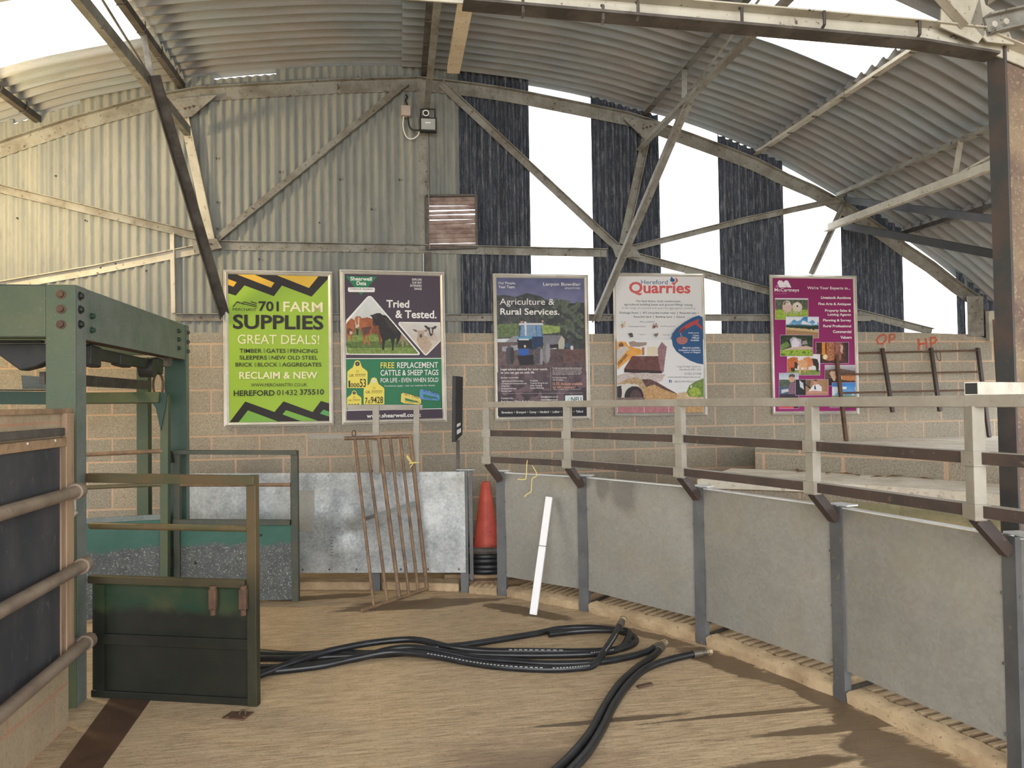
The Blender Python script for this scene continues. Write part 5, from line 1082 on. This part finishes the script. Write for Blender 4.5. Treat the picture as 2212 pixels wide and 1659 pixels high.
def tag_art(cx, y0, y1, w, dark, txt1, txt2):
    nk = w*.17; h = y1-y0
    a.poly([(cx-nk, y0+nk), (cx-nk*.7, y0+nk*.2), (cx, y0-nk*.1), (cx+nk*.7, y0+nk*.2), (cx+nk, y0+nk), (cx+nk*1.3, y0+h*.24), (cx+w*.5-6, y0+h*.38), (cx+w*.5, y0+h*.44), (cx+w*.5, y1), (cx-w*.5, y1), (cx-w*.5, y0+h*.44), (cx-w*.5+6, y0+h*.38), (cx-nk*1.3, y0+h*.24)], YEL)
    a.ell(cx, y0+nk*.95, nk*.66, nk*.66, (58, 54, 56) if dark else (228, 222, 190)); a.ell(cx, y0+nk*.95, nk*.22, nk*.22, (150, 150, 150) if dark else (220, 214, 190))
    yc = y0+h*.40; a.line([(cx-w*.06, yc-w*.03), (cx-w*.05, yc+w*.04), (cx+w*.05, yc+w*.04), (cx+w*.06, yc-w*.03), (cx, yc-w*.05), (cx-w*.06, yc-w*.03)], 2.4, (110, 100, 50)); a.line([(cx, yc-w*.08), (cx, yc-w*.04)], 2.4, (110, 100, 50))
    T(txt1, cx-w*.4, y0+h*.48, cx+w*.40, y0+h*.58, K, .0)
    x = cx-w*.44
    for s_, wd, hh in txt2: T(s_, x, y1-h*.045-h*hh, x+w*wd, y1-h*.045, K, .015); x += w*(wd+.02)
tag_art(208, 1262, 1430, 142, True, 'UK 777777', [('0037', .8, .22)])
tag_art(240, 962, 1236, 202, True, 'UK 777777', [('1', .08, .24), ('000', .44, .15), ('53', .30, .30)])
tag_art(405, 1132, 1398, 206, False, 'UK 777777', [('7', .13, .22), ('0', .11, .13), ('9428', .60, .25)])
T('FREE', 470, 980, 608, 1038, YEL, .012); T('REPLACEMENT', 636, 980, 1042, 1038, WHT, .012); T('CATTLE & SHEEP TAGS', 470, 1056, 1046, 1112, WHT, .012); T('FOR LIFE - EVEN WHEN SOLD', 472, 1136, 1046, 1180, WHT, .012); T('Conditions apply - visit our website for details', 508, 1206, 1012, 1226, WHT, .0)
for ox_, oy_, c1, c2 in ((0, 0, (232, 214, 110), (176, 156, 62)), (184, -38, (98, 152, 200), (54, 96, 150))):
    a.poly([(676+ox_, 1296+oy_), (690+ox_, 1284+oy_), (720+ox_, 1286+oy_), (850+ox_, 1326+oy_), (874+ox_, 1350+oy_), (874+ox_, 1386+oy_), (860+ox_, 1400+oy_), (700+ox_, 1388+oy_), (672+ox_, 1372+oy_)], c1)
    a.poly([(712+ox_, 1334+oy_), (830+ox_, 1366+oy_), (846+ox_, 1384+oy_), (724+ox_, 1362+oy_)], GRN); a.line([(712+ox_, 1334+oy_), (720+ox_, 1372+oy_), (800+ox_, 1384+oy_)], 7, c2); a.line([(800+ox_, 1360+oy_), (840+ox_, 1366+oy_), (858+ox_, 1390+oy_)], 8, c2); T('SET TAG', 706+ox_, 1298+oy_, 852+ox_, 1324+oy_, K, .0, False, .27)
a.rect(135, 1455, 1083, 1545, PUR); T('www.shearwell.co.uk', 332, 1488, 876, 1528, WHT, .03)
a.build(r)
# ---- solicitors poster with a blue tractor
r, a = poster('dark solicitors poster with a blue tractor photo over the first railing bay', 1050, 570, 1138/240, [(68, 102), (1042, 112), (1066, 1590), (92, 1608)], [(105, 142), (1005, 150), (1030, 1558), (130, 1570)], (62, 52, 58))
T = a.text; TR = (70, 72, 74)
ops = [('grad', 140, (92, 96, 132), 420, (122, 124, 158), 9, 60), ('poly', [(100, 330), (180, 318), (300, 340), (420, 300), (560, 330), (650, 390), (780, 410), (860, 400), (1010, 398), (1020, 880), (100, 880)], (66, 70, 70), 20, 26), ('fuzzy', [(560, 330), (1010, 400), (1010, 800), (560, 700)], (92, 102, 88), 24, 16, 34, .55), ('fuzzy', [(100, 340), (560, 340), (560, 620), (100, 620)], (84, 84, 86), 18, 18, 40, .55),
       ('poly', [(110, 620), (340, 610), (340, 740), (110, 760)], (104, 122, 84), 28, 18), ('poly', [(560, 620), (760, 640), (760, 700), (580, 720)], (146, 166, 96), 30, 16),
       ('poly', [(112, 766), (240, 762), (300, 735), (330, 735), (330, 800), (112, 800)], (150, 152, 158), 12, 20), ('poly', [(112, 766), (240, 768), (200, 800), (112, 800)], (214, 220, 224), 6, 20), ('poly', [(580, 730), (775, 730), (802, 768), (800, 870), (590, 870)], (124, 124, 132), 12, 18), ('poly', [(770, 736), (804, 768), (800, 880), (744, 900), (740, 800)], (186, 182, 162), 10, 16), ('poly', [(650, 830), (740, 820), (740, 960), (650, 980)], (46, 44, 50), 8, 10), ('poly', [(664, 866), (724, 862), (724, 872), (664, 876)], (206, 206, 210), 6, 10),
       ('poly', [(100, 880), (1020, 870), (1030, 1560), (130, 1570)], (88, 72, 74), 22, 22), ('poly', [(110, 800), (330, 810), (330, 1040), (120, 1040)], (108, 90, 88), 22, 18), ('poly', [(800, 870), (1010, 870), (1010, 1000), (790, 1010)], (104, 80, 76), 18, 18), ('poly', [(120, 1040), (1010, 1000), (1020, 1120), (120, 1120)], (96, 80, 82), 20, 16),
       ('ell', 830, 836, 26, 24, (66, 88, 116), 12, 8), ('ell', 880, 860, 16, 22, (206, 206, 208), 8, 8), ('poly', [(945, 835), (975, 810), (1010, 815), (1010, 860), (945, 860)], (60, 62, 66), 12, 8),
       ('poly', [(165, 850), (330, 830), (330, 880), (200, 900), (165, 890)], (158, 160, 168), 10, 10), ('ell', 240, 940, 44, 102, (92, 88, 94), 22, 8), ('ell', 268, 940, 22, 90, (60, 56, 62), 10, 8), ('ell', 618, 905, 42, 120, (126, 122, 128), 16, 8), ('ell', 632, 908, 22, 96, (150, 148, 152), 10, 8), ('ell', 534, 938, 52, 100, (112, 108, 114), 26, 8), ('ell', 566, 950, 18, 84, (150, 148, 150), 10, 8),
       ('poly', [(338, 606), (582, 604), (584, 628), (338, 630)], (214, 216, 220), 6, 12), ('poly', [(352, 628), (566, 628), (584, 750), (342, 750)], (70, 106, 156), 10, 12), ('poly', [(360, 634), (510, 634), (512, 744), (350, 744)], (126, 156, 186), 18, 16), ('poly', [(520, 634), (560, 634), (572, 740), (520, 744)], (118, 150, 182), 16, 16), ('poly', [(390, 590), (412, 590), (416, 740), (402, 740)], (216, 220, 224), 6, 10),
       ('poly', [(318, 756), (470, 750), (472, 870), (440, 860), (326, 860)], (34, 38, 46), 8, 8), ('poly', [(318, 748), (470, 742), (476, 770), (318, 770)], (96, 158, 192), 8, 10), ('poly', [(335, 766), (440, 766), (440, 780), (335, 780)], (216, 220, 222), 4, 6), ('poly', [(470, 750), (580, 746), (580, 830), (490, 880), (470, 850)], (40, 58, 92), 12, 10), ('poly', [(328, 874), (440, 868), (440, 936), (334, 944)], (50, 96, 176), 10, 8), ('poly', [(320, 940), (490, 930), (490, 1030), (350, 1040)], (40, 38, 44), 8, 10), ('ell', 366, 594, 12, 10, (214, 150, 140), 6, 6), ('ell', 578, 588, 12, 10, (214, 160, 150), 6, 6), ('ell', 398, 844, 12, 12, (226, 210, 190), 6, 6)]
a.photo(106, 143, 1016, 1120, ops, 5, None, 9)
for cx, y0, y1, ww in ((240, 846, 1036, 34), (534, 846, 1030, 40)):
    for i in range(8):
        y = y0+14+(y1-y0-28)*i/8; a.line([(cx-ww, y+10), (cx-ww*.2, y+20), (cx+ww*.5, y)], 7, (56, 52, 58))
a.photo(112, 1110, 1026, 1556, [('grad', 1110, (92, 78, 84), 1500, (58, 50, 58), 12, 40), ('fuzzy', [(100, 1110), (1030, 1110), (1030, 1460), (100, 1460)], (110, 92, 98), 12, 14, 46, .62), ('poly', [(100, 1490), (1030, 1480), (1030, 1570), (100, 1570)], (36, 34, 38), 6, 20)], 7, None, 4)
T('Our People,', 126, 186, 302, 218, WHT, .0); T('Your Team.', 126, 224, 300, 252, WHT, .01); T('Lanyon Bowdler', 584, 190, 968, 232, WHT, .005); T('SOLICITORS', 806, 238, 964, 256, WHT, .0); T('Agriculture &', 140, 356, 700, 440, WHT, .0); T('Rural Services.', 146, 456, 752, 522, WHT, .02)
T('Legal advice tailored for your needs,', 150, 1066, 632, 1096, WHT, .012); T('so you can get on with life', 150, 1100, 494, 1130, WHT, .012); T('Services we provide:', 150, 1156, 334, 1174, WHT, .01)
for i, (l_, x1, r_, x2) in enumerate((('Agricultural Partnerships', 380, 'Property', 532), ('Company & Commercial Law', 418, 'Tenancy & Land Law', 634), ('Disputes', 238, 'Wills, Trusts &', 572), ('Employment Law', 312, 'Estate Planning', 590), ('Family Law', 262, None, 0))):
    T(l_, 158, 1190+i*25.5, x1, 1209+i*25.5, WHT, .008)
    if r_: T(r_, 452, 1188+i*25, x2, 1207+i*25, WHT, .008)
a.line([(660, 1062), (662, 1300)], 2.5, (190, 180, 186)); a.line([(154, 1330), (990, 1322)], 2.5, (190, 180, 186))
for i, l_ in enumerate(('To find out more about these services and', 'our pricing options which may include fixed', 'fees and service level guarantees, along', 'with the full range of legal advice we offer')): T(l_, 680, 1060+i*20.5, 978-i % 2*6, 1076+i*20.5, WHT, .0)
T('For more information', 682, 1160, 826, 1174, WHT, .0); T('visit our website', 682, 1182, 790, 1196, WHT, .0); T('12.5% discount available', 684, 1216, 986, 1244, (236, 178, 150), .008); T('for NFU members*', 684, 1252, 916, 1278, (236, 178, 150), .008); T('*subject to eligibility, contact us to find out more.', 684, 1284, 966, 1294, WHT, .0)
T('Contact Us:', 154, 1362, 276, 1382, WHT, .0); T('Bath Street Offices, Bath Street', 154, 1396, 492, 1418, WHT, .01); T('info@lblaw.co.uk', 560, 1354, 740, 1374, WHT, .01); T('www.lblaw.co.uk', 560, 1382, 736, 1402, WHT, .01)
a.rect(810, 1350, 992, 1420, (224, 236, 232)); T('NFU', 872, 1368, 976, 1416, (30, 74, 62), .02); a.line([(836, 1412), (846, 1386), (866, 1374)], 4, (90, 130, 118))
T('Shrewsbury  •  Bromyard  •  Conwy  •  Hereford  •  Ludlow  •  Oswestry  •  Telford', 158, 1504, 992, 1536, WHT, .012)
a.build(r)
# ---- white quarry poster
r, a = poster('white quarry poster with an orange loader bucket behind the railing', 1310, 580, 1156/230, [(68, 50), (1056, 57), (1092, 1590), (92, 1606)], [(100, 84), (1030, 90), (1060, 1565), (120, 1568)], (222, 222, 220))
T = a.text; RED = (208, 92, 92); BLU = (44, 86, 130); GY = (88, 88, 92); LG = (158, 158, 160)
T('Hereford', 376, 124, 666, 172, (86, 116, 150), .01); T('Quarries', 246, 146, 912, 292, RED, .035)
a.poly([(690, 126), (700, 100), (706, 86), (720, 104), (744, 120), (742, 136), (724, 148), (700, 142)], (52, 96, 142)); a.poly([(736, 98), (762, 104), (778, 126), (772, 146), (744, 164), (704, 166), (712, 154), (742, 150), (756, 130), (752, 112)], RED)
T('For land drains, track construction,', 328, 342, 810, 370, GY, .005); T('agricultural building bases and ground filling/ raising.', 194, 380, 940, 410, GY, .005); T('A full range of recycled and quarried aggregates, including:', 166, 418, 968, 446, LG, .0)
T('Drainage Stone  |  6F5 (recycled crusher run)  |  Recycled type 1', 144, 470, 998, 498, GY, .008); T('Recycled Sand  |  Bedding Sand  |  Subsoil', 298, 514, 850, 540, GY, .008); T('Also available:', 360, 568, 530, 588, LG, .0)
for t_x, x0, y0, x1 in (('Decorative Stone', 240, 618, 428), ('Building Sand', 590, 618, 742), ('Topsoil', 342, 708, 418), ('Gravel', 616, 708, 684)): T(t_x, x0, y0, x1, y0+20, LG, .0)
rg = random.Random(3)
for cx, cy, rx, ry, c in ((175, 615, 38, 42, (196, 170, 128)), (526, 628, 30, 30, (132, 90, 78)), (268, 722, 28, 28, (88, 72, 70)), (538, 718, 26, 20, (132, 118, 108))):
    for i in range(26): x, y = rg.gauss(cx, rx*.42), rg.gauss(cy, ry*.42); a.ell(x, y, 4+rg.random()*5, 4+rg.random()*4, tuple(int(q*(.75+.5*rg.random())) for q in c), 6)
oval = [(1042, 530), (1000, 510), (940, 530), (850, 580), (760, 650), (716, 710), (702, 770), (714, 840), (752, 900), (820, 950), (900, 1000), (980, 1030), (1052, 1042)]
a.poly(oval, (52, 96, 146)); a.poly([(x-(-1 if x < 1030 else 0)*7, y) for x, y in oval], BLU)
a.poly([(786, 684), (800, 660), (850, 620), (900, 590), (980, 556), (1004, 546), (1008, 566), (990, 584), (1040, 632), (1040, 664), (966, 606), (900, 640), (850, 664), (806, 706)], (176, 72, 72)); a.poly([(790, 684), (850, 636), (860, 652), (808, 700)], (110, 60, 66))
a.line([(806, 700), (812, 740)], 10, (150, 150, 160)); a.poly([(756, 770), (778, 746), (812, 740), (860, 744), (884, 764), (876, 800), (846, 822), (812, 824), (776, 812)], (172, 112, 104)); a.line([(812, 742), (826, 822)], 4, (110, 70, 70)); a.line([(780, 752), (800, 815)], 4, (140, 88, 84)); a.line([(856, 748), (846, 815)], 4, (140, 88, 84))
for t_x, x0, y0, x1 in (('Grab Lorry', 890, 690, 1004), ('- Crane', 928, 716, 1004), ('Offload', 928, 742, 1006), ('Available', 914, 768, 1006), ('Material available:', 830, 850, 1014), ('Collected or Delivered', 784, 876, 1020), ('Loose or Bagged', 838, 902, 1020)): T(t_x, x0, y0, x1, y0+19, (232, 238, 244), .015)
ORG = (222, 160, 78)
ops = [('grad', 760, (222, 222, 220), 1400, (222, 222, 220), 1, 40), ('poly', [(116, 1160), (240, 1130), (640, 1150), (600, 1220), (500, 1260), (380, 1240), (116, 1260)], (190, 178, 172), 44, 7), ('poly', [(116, 1250), (250, 1190), (330, 1180), (420, 1230), (440, 1320), (400, 1400), (116, 1420)], (176, 150, 116), 34, 14),
       ('poly', [(380, 1200), (470, 1200), (560, 1240), (680, 1310), (770, 1360), (700, 1400), (560, 1340), (440, 1300)], (96, 70, 68), 24, 12), ('poly', [(420, 1290), (520, 1260), (640, 1320), (780, 1370), (900, 1340), (1058, 1400), (1058, 1570), (400, 1570), (380, 1400)], (186, 150, 104), 40, 9), ('poly', [(780, 1350), (900, 1336), (1058, 1370), (1058, 1420), (760, 1420)], (202, 178, 140), 26, 10),
       ('fuzzy', [(870, 1340), (900, 1270), (960, 1230), (1057, 1190), (1058, 1400), (900, 1390)], (112, 138, 62), 40, 14, 40, .22), ('ell', 960, 1340, 62, 50, (150, 172, 66), 36, 12),
       ('poly', [(112, 800), (150, 790), (210, 800), (240, 840), (300, 860), (370, 870), (380, 930), (300, 950), (260, 980), (200, 1010), (118, 1100)], ORG, 14, 20), ('ell', 160, 834, 26, 30, (120, 84, 60), 14, 10), ('poly', [(112, 900), (150, 850), (230, 850), (250, 900), (180, 960), (116, 1020)], (196, 188, 178), 14, 16), ('poly', [(240, 800), (290, 786), (330, 800), (440, 800), (436, 830), (360, 850), (310, 850), (260, 850)], (160, 140, 130), 20, 12), ('poly', [(116, 1010), (230, 890), (300, 880), (380, 880), (380, 940), (300, 950), (210, 1020), (130, 1090)], ORG, 14, 20),
       ('poly', [(190, 1090), (280, 950), (560, 950), (600, 1060), (590, 1130), (200, 1110)], (104, 66, 62), 16, 20), ('poly', [(340, 960), (420, 950), (400, 1000)], (122, 84, 78), 10, 10), ('poly', [(556, 870), (600, 796), (656, 850), (640, 960), (620, 1130), (590, 1130), (560, 960)], (146, 112, 116), 16, 20), ('poly', [(190, 1090), (600, 1110), (604, 1140), (190, 1130)], (62, 44, 46), 14, 8), ('poly', [(440, 850), (550, 850), (550, 945), (440, 945)], (218, 206, 180), 14, 12), ('poly', [(384, 860), (412, 850), (412, 940), (384, 940)], (176, 120, 70), 12, 8),
       ('poly', [(116, 1260), (240, 1250), (340, 1260), (366, 1280), (300, 1280), (240, 1330), (204, 1420), (116, 1420)], (206, 204, 194), 10, 14), ('poly', [(116, 1280), (160, 1270), (170, 1350), (160, 1418), (116, 1418)], (56, 46, 48), 14, 10), ('ell', 300, 1390, 104, 112, (52, 40, 44), 12, 10), ('ell', 320, 1400, 64, 84, (84, 66, 70), 14, 10),
       ('poly', [(116, 1400), (420, 1400), (420, 1480), (116, 1480)], (120, 100, 92), 24, 10), ('poly', [(118, 1490), (766, 1490), (720, 1564), (118, 1568)], (176, 118, 122), 16, 24)]
a.photo(112, 770, 1058, 1566, ops, 4.8, None, 12)
for x in (408, 676): a.line([(x, 1494), (x+2, 1564)], 5, (226, 206, 204))
a.poly([(x-(-1 if x < 1030 else 0)*7, y) for x, y in oval if y > 760] + [(1048, 770)], BLU)
for t_x, x0, y0, x1 in (('Material available:', 830, 850, 1014), ('Collected or Delivered', 784, 876, 1020), ('Loose or Bagged', 838, 902, 1020)): T(t_x, x0, y0, x1, y0+19, (232, 238, 244), .015)
a.poly([(756, 770), (884, 770), (876, 800), (846, 822), (812, 824), (776, 812)], (172, 112, 104)); T('Available', 914, 768, 1006, 787, (232, 238, 244), .015)
T('LIEBHERR', 96, 972, 252, 1004, (44, 36, 36), .02, False, -.86)
for t_x, x0, y0, x1 in (('Lugg Bridge Quarry,', 764, 1054, 1026), ('Hereford, HR1 3LZ', 792, 1086, 1028), ('01432 277598', 848, 1132, 1028), ('www.herefordquarries.co.uk', 666, 1168, 1024), ('@HerefordQuarriesLtd', 740, 1216, 1030)): T(t_x, x0, y0, x1, y0+24, (132, 132, 136), .0)
a.rect(680, 1210, 708, 1238, (60, 90, 150)); T('f', 690, 1214, 702, 1236, WHT, .02)
a.build(r)
# ---- magenta auctioneers poster
MG = (146, 38, 106)
r, a = poster('magenta auctioneers poster with overlapping farm photos', 1650, 585, 1141/220, [(58, 46), (1030, 58), (1062, 1602), (98, 1614)], [(98, 82), (997, 92), (1033, 1568), (130, 1575)], MG)
T = a.text
a.photo(98, 84, 1034, 1574, [('grad', 80, (142, 46, 98), 1570, (158, 36, 112), 4, 200)], 30, [(99, 84), (996, 94), (1032, 1566), (131, 1573)], 2)
a.poly([(126, 186), (152, 150), (172, 186)], (190, 120, 170)); a.poly([(150, 132), (170, 106), (206, 112), (256, 186), (176, 188)], (240, 232, 238)); a.poly([(218, 130), (238, 108), (262, 106), (276, 120), (308, 188), (264, 186), (232, 150)], (240, 232, 238))
T('McCartneys', 120, 198, 394, 246, WHT, .02); T('Since 1874', 124, 246, 258, 266, (196, 110, 168), .0); T("We're Your Experts in...", 486, 174, 970, 216, WHT, .02)
for t_x, x0, y0, x1, y1 in (('Livestock Auctions', 640, 282, 974, 314), ('Fine Arts & Antiques', 612, 354, 974, 392), ('Property Sales &', 686, 428, 976, 466), ('Letting Agents', 716, 474, 976, 510), ('Planning & Survey', 664, 538, 978, 574), ('Rural Professional', 666, 602, 978, 632), ('Commercial', 774, 664, 980, 696), ('Valuers', 858, 728, 984, 760)): T(t_x, x0, y0, x1, y1, WHT, .03)
def pic(x0, y0, x1, y1, ops, seed): a.rect(x0-4, y0-4, x1+4, y1+4, (214, 172, 204)); a.photo(x0, y0, x1, y1, ops, 4.6, None, seed)
R = lambda x0, y0, x1, y1: [(x0, y0), (x1, y0), (x1, y1), (x0, y1)]
pic(128, 312, 494, 546, [('fill', (94, 98, 82), 34, 12), ('poly', R(128, 300, 500, 326), (226, 230, 236), 4, 20), ('poly', R(128, 436, 500, 550), (152, 182, 72), 26, 12), ('ell', 262, 410, 54, 58, (214, 186, 174), 12, 12), ('ell', 258, 366, 40, 28, (226, 214, 200), 10, 10), ('ell', 374, 408, 56, 54, (218, 206, 188), 12, 12), ('ell', 374, 380, 26, 28, (226, 220, 206), 8, 8), ('ell', 376, 396, 8, 14, (70, 62, 60), 4, 6), ('poly', [(218, 376), (238, 344), (280, 354), (260, 392)], (96, 74, 72), 16, 8), ('ell', 258, 376, 18, 22, (216, 192, 178), 8, 8)] + [('poly', R(x, 446, x+14, 494), (190, 178, 160), 10, 8) for x in (222, 248, 296, 336, 362, 408)], 21)
pic(248, 516, 614, 752, [('grad', 516, (44, 128, 190), 600, (130, 180, 214), 8, 30), ('fuzzy', R(240, 520, 620, 600), (228, 234, 240), 10, 16, 34, .45), ('poly', [(248, 606), (420, 600), (520, 614), (614, 604), (614, 640), (248, 640)], (64, 96, 110), 12, 14), ('poly', R(248, 622, 620, 652), (44, 62, 46), 12, 12), ('poly', [(248, 634), (614, 660), (614, 756), (248, 756)], (206, 178, 132), 10, 20), ('poly', [(248, 660), (614, 690), (614, 756), (248, 756)], (168, 132, 94), 16, 16), ('ell', 508, 646, 12, 14, (40, 52, 40), 6, 6), ('ell', 556, 656, 10, 10, (40, 52, 40), 6, 6)], 22)
pic(584, 802, 950, 1036, [('fill', (92, 56, 40), 50, 18), ('poly', [(596, 806), (660, 806), (640, 930), (600, 960)], (60, 40, 34), 16, 12), ('poly', R(650, 806, 690, 940), (222, 140, 50), 26, 14), ('poly', R(700, 806, 790, 1030), (170, 110, 74), 60, 10), ('poly', R(800, 806, 870, 1030), (150, 96, 80), 50, 9), ('poly', [(860, 820), (890, 840), (880, 930), (856, 900)], (212, 170, 160), 20, 10), ('poly', R(910, 806, 950, 1036), (54, 46, 50), 14, 10), ('ell', 688, 964, 32, 34, (172, 130, 70), 10, 10), ('ell', 688, 964, 25, 27, (236, 222, 178), 8, 8), ('poly', [(584, 1000), (950, 1010), (950, 1036), (584, 1036)], (80, 50, 42), 30, 10), ('poly', [(584, 950), (650, 950), (660, 1036), (584, 1036)], (52, 42, 40), 14, 12)], 24)
pic(262, 936, 628, 1168, [('fill', (226, 226, 222), 6, 30), ('poly', R(258, 1110, 632, 1172), (128, 146, 72), 26, 12), ('poly', [(262, 990), (320, 966), (380, 970), (384, 1020), (350, 1060), (340, 1110), (262, 1130)], (196, 108, 60), 26, 16), ('poly', [(340, 1020), (380, 1030), (376, 1100), (345, 1090)], (70, 48, 42), 14, 10), ('poly', [(300, 1090), (350, 1084), (344, 1130), (310, 1130)], (60, 44, 40), 14, 10), ('poly', [(440, 980), (500, 962), (560, 990), (556, 1060), (500, 1080), (498, 1130), (484, 1130), (470, 1060)], (210, 140, 92), 22, 16), ('poly', [(540, 980), (600, 990), (618, 1040), (612, 1130), (590, 1130), (580, 1070), (556, 1060)], (52, 44, 46), 12, 10), ('poly', [(388, 1010), (430, 990), (486, 1020), (490, 1060), (470, 1080), (470, 1140), (458, 1140), (446, 1080), (420, 1080), (412, 1160), (398, 1160), (394, 1080), (380, 1050)], (222, 168, 122), 16, 14)], 25)
pic(186, 722, 548, 954, [('fill', (54, 66, 48), 34, 14), ('poly', [(190, 830), (260, 790), (290, 830), (280, 850), (190, 890)], (110, 140, 74), 34, 12), ('poly', [(290, 770), (330, 740), (420, 770), (424, 840), (390, 880), (310, 860)], (178, 172, 184), 12, 14), ('poly', [(330, 768), (350, 752), (404, 800), (386, 880), (316, 862), (310, 800)], (222, 218, 228), 8, 12), ('poly', [(430, 790), (480, 780), (490, 820), (430, 830)], (160, 150, 150), 20, 10), ('poly', [(300, 860), (480, 840), (546, 860), (540, 890), (200, 890)], (206, 178, 164), 14, 14), ('poly', [(186, 886), (548, 880), (548, 956), (186, 956)], (150, 178, 62), 34, 10), ('fuzzy', R(186, 900, 550, 954), (84, 120, 44), 20, 10, 18, .6)], 23)
pic(684, 1058, 1026, 1288, [('grad', 1058, (200, 196, 196), 1120, (146, 144, 152), 10, 30), ('poly', [(684, 1112), (860, 1098), (1026, 1124), (1026, 1290), (684, 1290)], (104, 82, 66), 20, 16), ('poly', [(840, 1160), (1026, 1150), (1026, 1230), (860, 1240)], (190, 126, 76), 22, 12), ('poly', [(684, 1200), (1026, 1240), (1026, 1290), (684, 1290)], (60, 46, 42), 16, 12), ('poly', [(736, 1150), (756, 1122), (800, 1128), (810, 1190), (796, 1236), (780, 1236)], (222, 186, 156), 14, 12), ('poly', [(838, 1150), (870, 1156), (876, 1210), (846, 1236)], (230, 196, 164), 14, 12)], 26)
pic(172, 1146, 388, 1540, [('grad', 1146, (170, 190, 204), 1220, (206, 212, 216), 8, 24), ('poly', R(168, 1216, 392, 1340), (86, 100, 84), 26, 12), ('poly', R(168, 1300, 300, 1400), (70, 100, 128), 30, 12), ('poly', [(196, 1330), (270, 1320), (280, 1350), (200, 1370)], (206, 206, 210), 10, 10), ('poly', [(276, 1280), (300, 1256), (350, 1256), (360, 1380), (280, 1390)], (132, 100, 120), 12, 10), ('ell', 314, 1204, 34, 44, (214, 166, 142), 8, 10), ('poly', [(278, 1196), (286, 1162), (320, 1154), (346, 1166), (346, 1190), (300, 1186)], (96, 76, 62), 12, 8), ('poly', R(168, 1380, 392, 1544), (60, 50, 60), 20, 14), ('poly', [(168, 1490), (240, 1478), (320, 1490), (340, 1544), (168, 1544)], (214, 92, 98), 10, 16)], 27)
a.ell(302, 1202, 4, 3, (60, 40, 36), 8); a.ell(326, 1202, 4, 3, (60, 40, 36), 8); a.line([(304, 1226), (314, 1230), (324, 1226)], 3, (168, 96, 88))
pic(356, 1218, 720, 1392, [('fill', (172, 132, 96), 14, 20), ('poly', R(356, 1218, 470, 1400), (38, 40, 46), 10, 12), ('poly', [(400, 1224), (440, 1260), (450, 1330), (404, 1300)], (206, 210, 214), 8, 16), ('poly', [(420, 1222), (530, 1310), (520, 1326), (410, 1234)], (36, 38, 44), 6, 10), ('poly', [(470, 1224), (530, 1224), (520, 1300), (480, 1280)], (110, 94, 80), 14, 12), ('poly', [(480, 1372), (540, 1300), (556, 1280), (610, 1270), (650, 1300), (650, 1372)], (234, 234, 236), 6, 12), ('ell', 576, 1250, 22, 30, (206, 152, 128), 8, 8), ('poly', [(556, 1236), (562, 1222), (592, 1222), (598, 1240), (576, 1234)], (70, 54, 48), 8, 6), ('poly', [(566, 1286), (580, 1284), (584, 1330), (568, 1330)], (46, 46, 62), 6, 6), ('poly', [(480, 1352), (560, 1340), (640, 1350), (720, 1356), (720, 1376), (480, 1376)], (206, 150, 132), 12, 10)], 28)
pic(766, 1256, 1026, 1480, [('grad', 1256, (52, 128, 204), 1390, (132, 184, 226), 6, 30), ('fuzzy', R(766, 1300, 1030, 1400), (226, 236, 244), 8, 16, 40, .55), ('poly', R(766, 1400, 1030, 1484), (120, 146, 96), 20, 14)], 29)
T('mccartneys.co.uk', 738, 1516, 1000, 1548, (226, 196, 216), .01)
a.build(r)
